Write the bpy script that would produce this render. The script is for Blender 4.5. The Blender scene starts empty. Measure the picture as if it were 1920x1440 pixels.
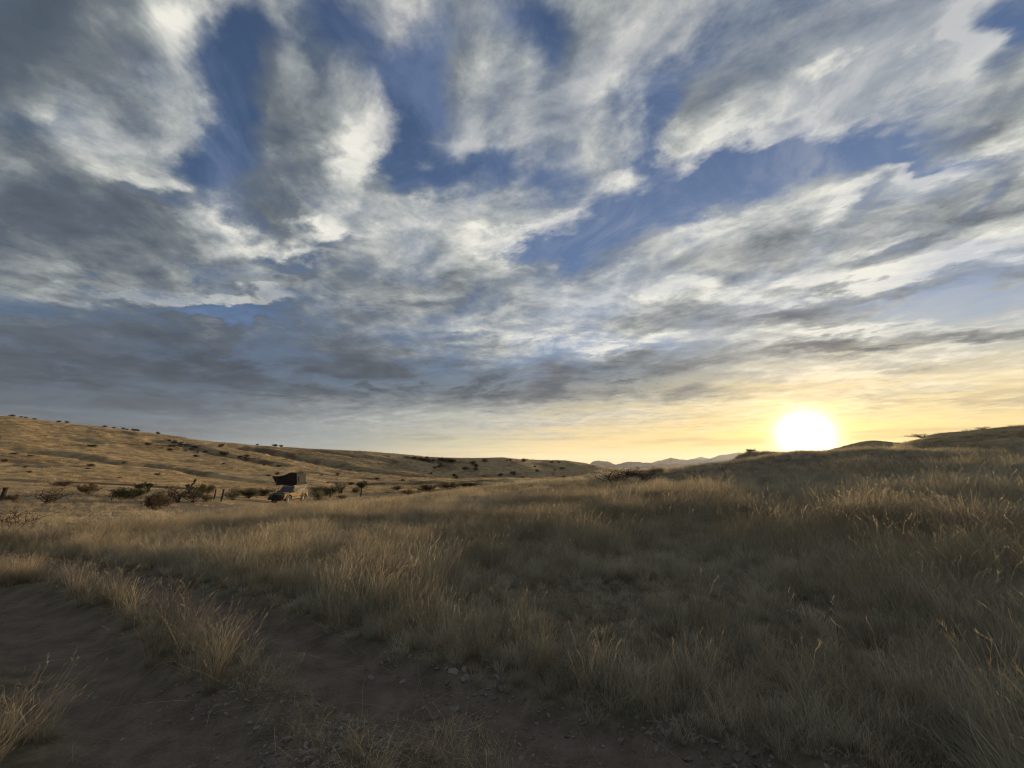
import bpy, bmesh, math, random
import numpy as np
from mathutils import Vector, Matrix, Euler
R = math.radians
scene = bpy.context.scene
# ------------------------------------------------------------------ camera
F_PX, W_PX, H_PX, CAM_Z = 750.0, 1920.0, 1440.0, 1.6
PITCH = math.atan(155.0/750.0)
SUN_AZ, SUN_EL = R(36.1), R(3.4)
cam_data = bpy.data.cameras.new('camera')
cam_data.sensor_width = 36.0
cam_data.lens = F_PX/W_PX*36.0
cam_data.clip_start = 0.05
cam_data.clip_end = 60000.0
cam = bpy.data.objects.new('camera', cam_data)
scene.collection.objects.link(cam)
cam.location = (0, 0, CAM_Z)
cam.rotation_euler = (math.pi/2 + PITCH, 0, 0)
scene.camera = cam
CP, SP = math.cos(PITCH), math.sin(PITCH)
def ray(px, py):
    a, b = px-960.0, 720.0-py
    return (a, F_PX*CP - b*SP, F_PX*SP + b*CP)
def ael(px, py):                     # pixel -> (azimuth, elevation)
    x, y, z = ray(px, py)
    return math.atan2(x, y), math.atan2(z, math.hypot(x, y))
# ------------------------------------------------------------------ exposure
scene.view_settings.view_transform = 'Standard'
scene.view_settings.look = 'None'
scene.view_settings.exposure = 0.95
scene.view_settings.gamma = 1.0
scene.cycles.use_denoising = True
scene.cycles.denoising_input_passes = 'RGB_ALBEDO_NORMAL'
scene.cycles.denoising_prefilter = 'ACCURATE'
scene.cycles.filter_width = 1.15
scene.render.filter_size = 1.15
try: scene.cycles.denoiser = 'OPENIMAGEDENOISE'
except Exception: pass
scene.cycles.max_bounces = 6
scene.cycles.diffuse_bounces = 3
scene.cycles.transmission_bounces = 3
scene.cycles.transparent_max_bounces = 6
scene.cycles.use_adaptive_sampling = False
# ------------------------------------------------------------------ sun
sun_dir = Vector((math.sin(SUN_AZ)*math.cos(SUN_EL), math.cos(SUN_AZ)*math.cos(SUN_EL), math.sin(SUN_EL)))
sl = bpy.data.lights.new('sun', 'SUN')
sl.energy = 5.0
sl.angle = R(0.6)
sl.color = (1.0, 0.75, 0.48)
so = bpy.data.objects.new('sun', sl)
scene.collection.objects.link(so)
so.rotation_euler = sun_dir.to_track_quat('Z', 'Y').to_euler()
# ------------------------------------------------------------------ world: physical sky with a cloud deck
class NT:
    """small helper for writing node trees"""
    def __init__(s, nt): s.nt = nt; s.n = nt.nodes; s.l = nt.links
    def new(s, t, **kw):
        n = s.n.new(t)
        for k, v in kw.items(): setattr(n, k, v)
        return n
    def put(s, sock, v):
        if hasattr(v, 'is_output') or isinstance(v, bpy.types.NodeSocket): s.l.new(v, sock)
        else: sock.default_value = v
    def m(s, op, a, b=None, c=None, clamp=False):
        n = s.new('ShaderNodeMath', operation=op); n.use_clamp = clamp
        s.put(n.inputs[0], a)
        if b is not None: s.put(n.inputs[1], b)
        if c is not None: s.put(n.inputs[2], c)
        return n.outputs[0]
    def v(s, op, a, b=None, out=0, scale=None):
        n = s.new('ShaderNodeVectorMath', operation=op)
        s.put(n.inputs[0], a)
        if b is not None: s.put(n.inputs[1], b)
        if scale is not None: s.put(n.inputs['Scale'], scale)
        return n.outputs[out]
    def mr(s, x, a, b, c=0.0, d=1.0, it='SMOOTHSTEP'):
        n = s.new('ShaderNodeMapRange', interpolation_type=it)
        s.put(n.inputs['Value'], x)
        for k, q in zip(('From Min', 'From Max', 'To Min', 'To Max'), (a, b, c, d)): s.put(n.inputs[k], q)
        return n.outputs[0]
    def mix(s, f, a, b, bt='MIX'):
        n = s.new('ShaderNodeMix', data_type='RGBA', blend_type=bt)
        s.put(n.inputs[0], f)
        s.put(n.inputs[6], a if not isinstance(a, tuple) else (*a, 1)[:4])
        s.put(n.inputs[7], b if not isinstance(b, tuple) else (*b, 1)[:4])
        return n.outputs[2]
    def noise(s, vec, scale, detail=5, rough=0.55, dist=0.0, lac=2.0):
        n = s.new('ShaderNodeTexNoise')
        s.put(n.inputs['Vector'], vec); n.inputs['Scale'].default_value = scale
        n.inputs['Detail'].default_value = detail; n.inputs['Roughness'].default_value = rough
        n.inputs['Distortion'].default_value = dist; n.inputs['Lacunarity'].default_value = lac
        return n
# cloud masses: (x, y, half width, half height, tilt in degrees rising to the right, amount), as seen from the field;
# turned into azimuth / elevation of the sky below
COVER = [
 (110,60,330,170,0,.7),(90,300,300,230,0,.7),(150,520,420,120,0,.6),(340,460,180,70,0,.5),(560,330,100,150,-25,.7),(650,280,90,110,-40,.5),(560,420,100,60,0,.5),
 (420,240,75,190,-14,-1.0),(460,120,70,60,0,-.8),(300,380,90,22,0,-.8),(470,420,50,40,-30,-.8),(625,50,90,50,-20,-.9),
 (780,200,65,120,-35,-1.15),(830,330,130,40,5,-1.1),(740,120,50,60,0,-.5),(610,445,60,22,5,-.9),(560,490,60,16,0,-.8),
 (880,110,70,150,-15,.35),(970,190,90,120,-10,.2),(1090,260,60,110,-10,.45),(1160,70,150,110,20,.45),(1010,55,90,45,-25,-.75),(930,230,35,90,-20,-.45),(1010,330,80,45,0,-.6),
 (1040,110,35,60,0,-.5),(1140,190,40,60,-30,-.5),(1230,210,60,100,35,-.9),(1300,90,80,30,40,-.4),
 (820,430,200,60,5,.5),(880,540,330,80,8,.6),
 (1540,130,300,90,27,.8),(1300,238,90,26,15,.6),(1780,190,180,100,25,.6),(1900,30,60,50,0,-1.5),(1860,120,60,40,30,-.5),
 (1160,430,190,40,22,-1.5),(1290,350,160,55,12,-1.5),(1450,335,120,28,5,-.9),(1560,275,180,34,0,-1.2),(1770,325,110,28,-25,-1.0),(1450,265,70,16,5,.7),(1640,385,60,26,40,-.9),(1010,480,110,26,-5,-1.1),
 (1350,480,330,80,10,.6),(1560,345,110,36,5,.8),(1790,400,240,70,15,.5),(1500,540,420,60,8,.4),(1860,300,100,30,20,.6),
 (1700,460,130,14,14,-.7),(1350,600,300,50,5,.2),(1780,580,200,30,4,-1.5),(1800,645,260,35,3,.4),(1500,640,260,40,3,.2),
 (430,592,130,16,0,-1.5),(150,590,200,12,0,-.5),(300,660,500,60,0,.5),(950,730,420,40,0,.4),(1180,655,160,14,0,-.6),(860,640,150,12,0,-.3),(1850,668,120,12,2,-.7),(620,770,300,14,0,-.4),
]
DARK = [
 (60,110,280,190,0,.62),(40,390,260,90,0,.5),(540,300,100,200,0,.35),(270,470,150,60,0,.3),(640,560,420,60,0,.35),(300,660,560,80,0,.6),
 (950,725,420,38,0,.95),(560,715,520,55,0,.7),(180,770,450,70,0,.55),(700,650,300,30,0,.4),(900,560,140,40,0,.3),
 (1720,553,330,28,10,1.1),(1350,600,240,28,6,.6),(1820,405,230,45,18,.6),(1450,480,180,40,18,.45),(1190,480,60,50,0,.3),
 (1650,640,230,17,4,1.0),(1880,640,160,18,2,.6),(1400,665,200,16,4,.5),(1160,690,150,28,0,.6),(1720,692,120,16,0,.6),(1800,748,260,9,0,.4),(1300,735,200,14,0,.35),
 (1880,200,120,120,0,.5),(1420,150,160,40,40,.25),
 (170,250,120,60,-30,-.45),(200,300,120,80,0,-.35),(410,425,70,50,-20,-.75),(690,265,45,150,-52,-.9),(120,470,140,40,-10,-.25),
 (290,45,130,50,0,-.3),(620,400,40,30,0,-.4),(820,420,170,60,0,-.3),(1560,140,330,90,25,-.35),(1300,440,160,60,10,-.3),(1120,560,150,30,0,-.2),
 (1680,515,160,16,12,-.7),(1500,530,90,22,0,-.5),(1330,550,90,18,0,-.4),(1720,610,260,12,3,-.6),(1150,650,110,12,0,-.5),(1650,700,330,16,0,-.35),
 (1000,640,150,16,0,-.4),(1560,350,130,35,8,-.35),(1800,330,140,30,20,-.5),(1850,430,120,20,18,-.4),
]
def blob_group(name, blobs):
    g = bpy.data.node_groups.new(name, 'ShaderNodeTree')
    g.interface.new_socket('Vector', in_out='INPUT', socket_type='NodeSocketVector')
    g.interface.new_socket('Value', in_out='OUTPUT', socket_type='NodeSocketFloat')
    t = NT(g)
    gi = t.new('NodeGroupInput'); go = t.new('NodeGroupOutput')
    acc = 0.0
    for (x, y, w, h, tilt, amt) in blobs:
        a0, e0 = ael(x, y)
        c, s = math.cos(R(tilt)), math.sin(R(tilt))
        d = 8.0
        ax, ex = ael(x+c*d, y-s*d); ay, ey = ael(x-s*d, y-c*d)
        U = Vector((ax-a0, ex-e0))/d; V = Vector((ay-a0, ey-e0))/d
        ang = math.atan2(U.y, U.x)
        mp = t.new('ShaderNodeMapping', vector_type='TEXTURE')
        mp.inputs['Location'].default_value = (a0, e0, 0)
        mp.inputs['Rotation'].default_value = (0, 0, ang)
        k = 1.45
        mp.inputs['Scale'].default_value = (max(U.length*w*k, .002), max(V.length*h*k, .002), 1)
        t.l.new(gi.outputs[0], mp.inputs['Vector'])
        gt = t.new('ShaderNodeTexGradient', gradient_type='SPHERICAL')
        t.l.new(mp.outputs[0], gt.inputs[0])
        acc = t.m('MULTIPLY_ADD', gt.outputs['Fac'], amt*1.2, acc)
    t.l.new(acc, go.inputs[0])
    return g
world = bpy.data.worlds.new('World'); scene.world = world
world.use_nodes = True
wt = NT(world.node_tree); wt.n.clear()
STR = 0.1
sky = wt.new('ShaderNodeTexSky', sky_type='NISHITA')
sky.sun_disc = False; sky.sun_elevation = SUN_EL; sky.sun_rotation = SUN_AZ
sky.altitude = 1500; sky.air_density = 1.0; sky.dust_density = 1.0; sky.ozone_density = 2.5
tc = wt.new('ShaderNodeTexCoord')
D = wt.v('NORMALIZE', tc.outputs['Generated'])
sx = wt.new('ShaderNodeSeparateXYZ'); wt.l.new(D, sx.inputs[0])
X, Y, Z = sx.outputs
az = wt.m('ARCTAN2', X, Y); el = wt.m('ARCSINE', Z)
zc = wt.m('MAXIMUM', Z, 0.0)
inv = wt.m('DIVIDE', 1.0, wt.m('ADD', zc, 0.10))
cx = wt.new('ShaderNodeCombineXYZ')                       # position on the cloud deck
wt.put(cx.inputs[0], wt.m('MULTIPLY', X, inv)); wt.put(cx.inputs[1], wt.m('MULTIPLY', Y, inv))
P = cx.outputs[0]
mp = wt.new('ShaderNodeMapping', vector_type='TEXTURE')   # streaks run towards azimuth -58
mp.inputs['Rotation'].default_value = (0, 0, R(90+58)); mp.inputs['Scale'].default_value = (1.15, 0.95, 1)
wt.l.new(P, mp.inputs['Vector']); PS = mp.outputs[0]
ae = wt.new('ShaderNodeCombineXYZ'); wt.put(ae.inputs[0], az); wt.put(ae.inputs[1], el)
# domain warp of the masses
w1 = wt.noise(PS, 3.4, 5, .6)
warp = wt.v('SUBTRACT', w1.outputs['Color'], (.5, .5, .5))
wsc = wt.mr(Z, 0.02, 0.5, 0.04, 0.20, 'LINEAR')
wv = wt.new('ShaderNodeCombineXYZ'); ws = wt.new('ShaderNodeSeparateXYZ'); wt.l.new(warp, ws.inputs[0])
wt.put(wv.inputs[0], wt.m('MULTIPLY', ws.outputs[0], wt.mr(Z, 0.02, 0.5, 0.22, 0.24, 'LINEAR')))
wt.put(wv.inputs[1], wt.m('MULTIPLY', ws.outputs[1], wsc))
AE = wt.v('ADD', ae.outputs[0], wv.outputs[0])
gc = blob_group('cloud cover', COVER); gd = blob_group('cloud thickness', DARK)
def grp(g, vec):
    n = wt.new('ShaderNodeGroup'); n.node_tree = g; wt.l.new(vec, n.inputs[0]); return n.outputs[0]
cov = grp(gc, AE); drk = grp(gd, AE)
# billows: fine noise on the deck, sampled here and a step nearer the sun
SD = (math.sin(SUN_AZ), math.cos(SUN_AZ))
def billow(vec):
    a = wt.noise(vec, 3.2, 12, .62, 0.35).outputs['Fac']
    b = wt.noise(vec, 9.0, 7, .62, 0.4).outputs['Fac']
    return wt.m('ADD', wt.m('MULTIPLY', a, .78), wt.m('MULTIPLY', b, .22))
n0 = billow(PS)
off = wt.v('ADD', P, (SD[0]*.075, SD[1]*.075, 0))
mp2 = wt.new('ShaderNodeMapping', vector_type='TEXTURE')
mp2.inputs['Rotation'].default_value = (0, 0, R(90+58)); mp2.inputs['Scale'].default_value = (1.15, 0.95, 1)
wt.l.new(off, mp2.inputs['Vector'])
n1 = billow(mp2.outputs[0])
lat = (math.sin(SUN_AZ-0)*.02)
cov1 = grp(gc, wt.v('ADD', AE, (.03, -.02, 0)))
cb = wt.mr(Z, .06, .45, 1.0, .42)
def dens(c, n): return wt.m('ADD', wt.m('ADD', c, cb), wt.m('MULTIPLY', wt.m('SUBTRACT', n, .5), 3.6))
d0 = dens(cov, n0); d1 = dens(cov1, n1)
am = wt.noise(PS, 1.9, 6, .62, .4).outputs['Fac']
alpha = wt.m('MULTIPLY', wt.mr(d0, -0.50, 0.85), wt.m('MAXIMUM', wt.mr(am, .38, .60, .55, 1.0), wt.mr(d0, .9, 1.6)))
relief = wt.m('SUBTRACT', d0, d1)
fine = wt.noise(P, 4.6, 11, .66, .8).outputs['Fac']
# light inside the cloud: thin parts glow, thick parts are grey, sunward rims are bright
dt = wt.v('DOT_PRODUCT', D, tuple(sun_dir), out=1)
ang = wt.m('ARCCOSINE', wt.m('MINIMUM', dt, 1.0))
thick = wt.m('ADD', drk, wt.mr(d0, 0.5, 2.4, 0.0, 0.45))
L = wt.m('SUBTRACT', 0.68, wt.m('MULTIPLY', thick, 0.62))
L = wt.m('ADD', L, wt.m('MULTIPLY', wt.m('MAXIMUM', wt.m('MINIMUM', relief, .8), -.5), wt.mr(Z, .08, .35, .22, .50)))
L = wt.m('ADD', L, wt.m('MULTIPLY', wt.m('SUBTRACT', fine, .5), wt.m('MULTIPLY', wt.mr(Z, .08, .35, .45, 1.0), wt.mr(thick, 0.0, .8, .95, .62, 'LINEAR'))))
L = wt.m('ADD', L, wt.mr(ang, 0.1, 1.5, 0.16, -0.24, 'LINEAR'))
L = wt.mr(L, -.45, 1.0, 0.0, 1.0, 'LINEAR')
def C(r, g, b): return tuple(((c/255.0)/12.92 if c/255.0 <= .04045 else ((c/255.0+.055)/1.055)**2.4) for c in (r, g, b))
def ramp(fac, stops):
    n = wt.new('ShaderNodeValToRGB'); cr = n.color_ramp
    while len(cr.elements) < len(stops): cr.elements.new(.5)
    for e, (p_, c) in zip(cr.elements, stops): e.position = p_; e.color = (*c, 1)
    wt.put(n.inputs[0], fac); return n.outputs[0]
cloud = ramp(L, [(0.0, C(58,70,84)), (.30, C(80,91,103)), (.46, C(104,112,119)), (.62, C(138,144,146)), (.80, C(178,181,177)), (1.0, C(224,222,212))])
lowz = wt.mr(Z, 0.0, 0.25, 1.0, 0.0)
near = wt.mr(ang, 0.05, .85, 1.0, 0.0)
cloud = wt.mix(1.0, cloud, wt.mix(wt.m('MULTIPLY', near, lowz), (1, 1, 1), (1.75, 1.30, .60)), 'MULTIPLY')
# clear air: the physical sky
skyc = wt.v('MULTIPLY', sky.outputs[0], (STR*1.55, STR*1.45, STR*1.6))
# a thin high veil over everything, and the milky air low over the horizon
mv = wt.new('ShaderNodeMapping', vector_type='TEXTURE'); mv.inputs['Rotation'].default_value = (0, 0, R(90+12)); mv.inputs['Scale'].default_value = (1.1, .95, 1)
wt.l.new(P, mv.inputs['Vector'])
vn = wt.noise(mv.outputs[0], 2.4, 11, .66, 1.1).outputs['Fac']
skyc = wt.v('MINIMUM', skyc, (.72, .62, .46))
veil = wt.mr(vn, .42, .70, .08, .60)
skyc = wt.mix(veil, skyc, wt.mix(near, C(104,122,156), C(190,190,186)))
lowcol = ramp(wt.mr(ang, 0.0, 1.6, 0, 1, 'LINEAR'), [(0.0, C(255,222,120)), (.16, C(246,208,124)), (.33, C(232,204,142)), (.48, C(190,184,150)), (.64, C(128,140,140)), (.82, C(94,110,122)), (1.0, C(84,100,114))])
sv = wt.new('ShaderNodeCombineXYZ'); wt.put(sv.inputs[0], wt.m('MULTIPLY', az, 2.6)); wt.put(sv.inputs[1], wt.m('MULTIPLY', el, 46.0)); wt.put(sv.inputs[2], 3.3)
bands = wt.noise(sv.outputs[0], 1.0, 7, .58, .4).outputs['Fac']      # thin strata low over the horizon
lowcol = wt.mix(wt.m('MULTIPLY', wt.mr(bands, .48, .66), wt.mr(Z, .01, .05, .45, 1.0)), lowcol, wt.mix(1.0, lowcol, (.56, .57, .66), 'MULTIPLY'))
lowcol = wt.mix(wt.mr(bands, .46, .30, 0, .55), lowcol, wt.mix(near, C(128,144,156), C(250,226,165)))
lowcol = wt.mix(wt.m('MULTIPLY', wt.mr(Z, .005, .085, .75, 0.0), wt.mr(ang, .35, 1.25, 1.0, 0.0)), lowcol, C(236,212,150))
lowf = wt.m('MULTIPLY', wt.mr(Z, 0.05, 0.27, 1.0, 0.0), wt.mr(bands, .25, .5, .8, 1.0))
skyc = wt.mix(lowf, skyc, lowcol)
alpha = wt.m('MULTIPLY', alpha, wt.mr(Z, 0.03, 0.12, 0.08, 1.0))
final = wt.mix(alpha, skyc, cloud)
# aureole of the low sun seen through thin cloud
def gl(width, amp, p=1.6):
    q = wt.m('POWER', wt.m('DIVIDE', ang, width), p)
    return wt.m('MULTIPLY', wt.m('EXPONENT', wt.m('MULTIPLY', q, -1.0)), amp)
g1 = wt.v('SCALE', (1.0, .92, .68), scale=gl(R(1.3), 14.0, 1.45))
g2 = wt.v('SCALE', (1.0, .56, .10), scale=gl(R(4.6), .55, 1.2))
g3 = wt.v('SCALE', (1.0, .66, .24), scale=gl(R(13), .045, 1.3))
final = wt.v('ADD', wt.v('ADD', final, g1), wt.v('ADD', g2, g3))
bg = wt.new('ShaderNodeBackground'); bg.inputs['Strength'].default_value = STR
wt.l.new(wt.v('SCALE', final, scale=.60/STR), bg.inputs['Color'])
wo = wt.new('ShaderNodeOutputWorld'); wt.l.new(bg.outputs[0], wo.inputs['Surface'])
world.cycles.sampling_method = 'MANUAL'; world.cycles.sample_map_resolution = 512
# ------------------------------------------------------------------ helpers
def tag(o, label=None, cat=None, group=None, kind=None):
    if label: o['label'] = label
    if cat: o['category'] = cat
    if group: o['group'] = group
    if kind: o['kind'] = kind
    return o
def link(o, parent=None):
    scene.collection.objects.link(o)
    if parent: o.parent = parent
    return o
def mesh_obj(name, verts, faces, mat, parent=None, smooth=False, linkit=True):
    me = bpy.data.meshes.new(name)
    me.from_pydata([tuple(v) for v in verts], [], faces)
    me.update()
    if mat:
        for m_ in (mat if isinstance(mat, (list, tuple)) else [mat]): me.materials.append(m_)
    if smooth: me.polygons.foreach_set('use_smooth', [True]*len(me.polygons))
    o = bpy.data.objects.new(name, me)
    if linkit: link(o, parent)
    return o
def material(name):
    m = bpy.data.materials.new(name); m.use_nodes = True
    t = NT(m.node_tree); t.n.clear()
    out = t.new('ShaderNodeOutputMaterial')
    return m, t, out
def np_noise(x, y, seed=0, octaves=5, gain=.5):
    tot = np.zeros_like(x, dtype=float); amp = 1.0; nrm = 0
    rs = np.random.RandomState(seed); tab = rs.rand(256, 256)
    fx, fy = x.astype(float)+seed*17.3, y.astype(float)-seed*9.1
    for o in range(octaves):
        ix = np.floor(fx).astype(int); iy = np.floor(fy).astype(int)
        u = fx-ix; v = fy-iy; u = u*u*(3-2*u); v = v*v*(3-2*v)
        a = tab[ix & 255, iy & 255]; b = tab[(ix+1) & 255, iy & 255]
        c = tab[ix & 255, (iy+1) & 255]; d = tab[(ix+1) & 255, (iy+1) & 255]
        tot += amp*((a*(1-u)+b*u)*(1-v)+(c*(1-u)+d*u)*v - .5); nrm += amp*.5
        amp *= gain; c_, s_ = .8, .6
        fx, fy = (fx*c_-fy*s_)*2.03+31.7, (fx*s_+fy*c_)*2.03+11.9
    return tot/nrm
# ------------------------------------------------------------------ the lie of the land
# for a set of bearings, the ground's height at growing distances: plain number = metres,
# ('p', row) = the elevation angle under which that ground is seen from eye height
p = lambda r: ('p', r)
LAND = {
 0:   {1:0, 3:0, 6:0, 10:-.03, 15:-.05, 25:-.3, 45:p(940), 80:p(903), 120:p(865), 170:p(820), 230:p(783), 300:17, 500:5, 1500:0, 12000:-60},
 100: {1:0, 3:0, 6:0, 10:-.03, 15:-.1, 25:-.35, 45:p(941), 80:p(905), 120:p(870), 170:p(829), 230:p(793), 300:14, 500:5, 1500:0, 12000:-60},
 200: {1:0, 3:0, 6:0, 10:-.03, 15:-.1, 25:-.4, 45:p(941), 80:p(907), 120:p(875), 170:p(838), 230:p(803), 300:12, 500:5, 1500:0, 12000:-60},
 300: {1:0, 3:0, 6:0, 10:-.03, 15:-.15, 25:-.5, 45:p(942), 80:p(911), 120:p(881), 170:p(849), 230:p(816), 300:10, 500:5, 1500:0, 12000:-60},
 400: {1:0, 3:0, 6:0, 10:-.03, 15:-.2, 25:-.65, 45:p(943), 80:p(915), 120:p(887), 170:p(855), 230:p(829), 300:8, 500:4, 1500:0, 12000:-60},
 540: {1:0, 3:0, 6:0, 10:0, 15:-.2, 25:-.7, 35:-1.25, 45:-2.15, 53:p(946), 60:p(943), 80:p(922), 120:p(893), 180:p(863), 250:p(838), 320:5, 500:2, 1500:0, 12000:-60},
 700: {1:0, 3:0, 6:0, 10:.03, 15:-.1, 25:-.55, 35:p(950), 45:-2.15, 60:p(939), 80:p(926), 120:p(908), 180:p(880), 250:p(849), 330:4, 500:0, 1500:0, 12000:-60},
 800: {1:0, 3:0, 6:0, 10:.05, 15:-.05, 25:-.4, 38:p(936), 50:-2.2, 60:-2.8, 90:p(920), 130:p(905), 200:p(884), 250:p(856), 330:3, 500:0, 1500:0, 12000:-60},
 860: {1:0, 3:0, 6:0, 10:.05, 15:0, 25:-.3, 40:p(926), 50:-2.0, 60:-2.6, 90:p(917), 130:p(905), 195:p(897), 245:p(857), 330:3, 500:0, 1500:0, 12000:-60},
 950: {1:0, 3:0, 6:0, 10:.06, 15:.05, 25:-.1, 42:p(914), 60:-1.6, 90:-2.6, 130:-2.6, 200:p(896), 262:p(858), 360:2, 600:-4, 1500:-8, 12000:-60},
 1060:{1:0, 3:0, 6:0, 10:.08, 15:.1, 25:.1, 45:p(900), 60:-.6, 90:-2, 130:-3, 200:-3, 240:-2.2, 300:p(863), 400:1, 600:-6, 1500:-12, 12000:-60},
 1120:{1:0, 3:0, 6:.02, 10:.09, 15:.12, 25:.2, 48:p(893), 70:-.4, 100:-2, 150:-3, 320:p(872), 450:-2, 700:-10, 1500:-14, 12000:-60},
 1200:{1:0, 3:0, 6:.03, 10:.1, 15:.17, 25:.35, 50:p(885), 75:.1, 110:-1.5, 180:-4, 350:p(880), 500:-5, 800:-12, 1500:-14, 12000:-60},
 1350:{1:0, 3:0, 6:.05, 10:.15, 15:.3, 25:.65, 55:p(873), 80:1.2, 120:0, 200:-3, 400:-6, 800:-12, 1500:-14, 12000:-60},
 1400:{1:0, 3:0, 6:.05, 10:.16, 15:.35, 25:.75, 55:p(867), 70:p(866), 95:p(849), 120:2.5, 200:-1, 400:-6, 800:-12, 1500:-14, 12000:-60},
 1450:{1:0, 3:0, 6:.05, 10:.18, 15:.4, 25:.85, 57:p(859), 75:p(857), 95:p(848), 130:3, 200:0, 400:-5, 800:-12, 1500:-14, 12000:-60},
 1500:{1:0, 3:0, 6:.06, 10:.2, 15:.45, 25:.95, 60:p(850), 80:p(851), 110:2.8, 200:1, 400:-4, 800:-12, 1500:-14, 12000:-60},
 1560:{1:0, 3:0, 6:.07, 10:.22, 15:.5, 25:1.05, 62:p(849), 80:p(850), 120:2.4, 180:2.5, 260:p(844), 400:4, 800:-5, 1500:-14, 12000:-60},
 1640:{1:0, 3:0, 6:.09, 10:.25, 15:.55, 25:1.15, 60:p(847), 85:3.2, 130:4, 180:6.3, 260:p(826), 400:5, 800:-5, 1500:-14, 12000:-60},
 1700:{1:0, 3:0, 6:.1, 10:.28, 15:.6, 25:1.2, 55:p(850), 75:p(841), 100:p(832), 150:5.5, 260:p(832), 400:4, 800:-5, 1500:-14, 12000:-60},
 1760:{1:0, 3:0, 6:.12, 10:.3, 15:.62, 25:1.25, 55:p(852), 75:p(842), 110:p(817), 150:6, 260:6, 400:4, 800:-5, 1500:-14, 12000:-60},
 1840:{1:0, 3:0, 6:.14, 10:.33, 15:.65, 25:1.28, 52:p(852), 72:p(838), 110:p(809), 150:7, 260:6, 400:4, 800:-5, 1500:-14, 12000:-60},
 1920:{1:0, 3:0, 6:.15, 10:.35, 15:.68, 25:1.3, 50:p(853), 72:p(832), 110:p(801), 150:8, 260:7, 400:4, 800:-5, 1500:-14, 12000:-60},
}
RLOG = np.linspace(math.log(.6), math.log(14000), 260)
cols = sorted(LAND)
AZC = [math.atan2(c-960, F_PX*CP + 155*SP) for c in cols]
prof = []
for c in cols:
    rs, zs = [], []
    for r_, v_ in sorted(LAND[c].items()):
        if isinstance(v_, tuple): v_ = CAM_Z + r_*math.tan(ael(c, v_[1])[1])
        rs.append(math.log(r_)); zs.append(v_)
    # smooth monotone-ish interpolation of the slope in log distance
    rs = np.array(rs); zs = np.array(zs); dd = np.diff(zs)/np.diff(rs)
    mm = np.zeros(len(rs)); mm[1:-1] = np.where(dd[:-1]*dd[1:] > 0, 2*dd[:-1]*dd[1:]/(dd[:-1]+dd[1:]+1e-12), 0)
    mm[0] = dd[0]; mm[-1] = dd[-1]
    i = np.clip(np.searchsorted(rs, RLOG)-1, 0, len(rs)-2)
    h = rs[i+1]-rs[i]; t = np.clip((RLOG-rs[i])/h, 0, 1)
    prof.append((2*t**3-3*t**2+1)*zs[i] + (t**3-2*t**2+t)*h*mm[i] + (-2*t**3+3*t**2)*zs[i+1] + (t**3-t**2)*h*mm[i+1])
prof = np.array(prof)
behind = np.interp(RLOG, [0, 3, 4, 5, 6, 8, 10], [0, 0, .5, 4, 6, 0, -60])
AZT = np.array([-math.pi, R(-110)] + AZC + [R(110), math.pi])
PROF = np.vstack([behind, prof[0]*.6+behind*.4, prof, prof[-1]*.6+behind*.4, behind])
AZF = np.linspace(-math.pi, math.pi, 2881)
TAB = np.array([np.interp(AZF, AZT, PROF[:, k]) for k in range(len(RLOG))]).T
ker = np.exp(-.5*(np.arange(-9, 10)/3.2)**2); ker /= ker.sum()          # soften between bearings
TAB = np.apply_along_axis(lambda a: np.convolve(np.concatenate([a[-10:-1], a, a[1:10]]), ker, 'valid'), 0, TAB)
# the two wheel ruts of the track (metres, from pixels on level ground) and the far track to the vehicle
def on_level(px, py, z=0.0):
    x, y, zz = ray(px, py); k = (z-CAM_Z)/zz
    return (x*k, y*k)
RUT_R = [on_level(*q) for q in [(-700,1040),(-200,1032),(60,1048),(210,1078),(350,1118),(490,1178),(620,1240),(800,1312),(1000,1382),(1250,1462),(1700,1600)]]
RUT_L = [on_level(*q) for q in [(-700,1078),(-300,1088),(-60,1110),(60,1150),(140,1215),(210,1300),(290,1400),(380,1520),(520,1800)]]
FAR_T = [on_level(-60,1012,-.1), on_level(40,1010,-.1), on_level(150,996,-.2), on_level(300,974,-.5), on_level(420,956,-1.0), on_level(500,947,-2.0), on_level(600,941,-2.5), on_level(700,937,-2.8)]
def poly_dist(x, y, pl):
    best = np.full(x.shape, 1e9)
    for (x0, y0), (x1, y1) in zip(pl[:-1], pl[1:]):
        dx, dy = x1-x0, y1-y0; t = np.clip(((x-x0)*dx+(y-y0)*dy)/(dx*dx+dy*dy), 0, 1)
        best = np.minimum(best, np.hypot(x-x0-t*dx, y-y0-t*dy))
    return best
def smooth_pl(pl, n=2):
    for _ in range(n):
        q = [pl[0]]
        for a, b in zip(pl[:-1], pl[1:]):
            q += [(a[0]*.75+b[0]*.25, a[1]*.75+b[1]*.25), (a[0]*.25+b[0]*.75, a[1]*.25+b[1]*.75)]
        pl = q+[pl[-1]]
    return pl
RUT_R, RUT_L, FAR_T = smooth_pl(RUT_R), smooth_pl(RUT_L), smooth_pl(FAR_T)
def sstep(x, a, b):
    t = np.clip((x-a)/(b-a), 0, 1); return t*t*(3-2*t)
def track_mask(x, y):
    w = .10*np_noise(x*1.3, y*1.3, 5, 3)
    r = np.hypot(x, y)
    mr_ = 1-sstep(poly_dist(x, y, RUT_R)+w, .22, .45)
    ml_ = 1-sstep(poly_dist(x, y, RUT_L)+w*2.2, .22, .52)
    mf_ = (1-sstep(poly_dist(x, y, FAR_T)+w*5, .7, 1.6))*sstep(r, 12, 16)
    return np.maximum(np.maximum(mr_, ml_), mf_*.9)
GULLY = []
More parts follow.
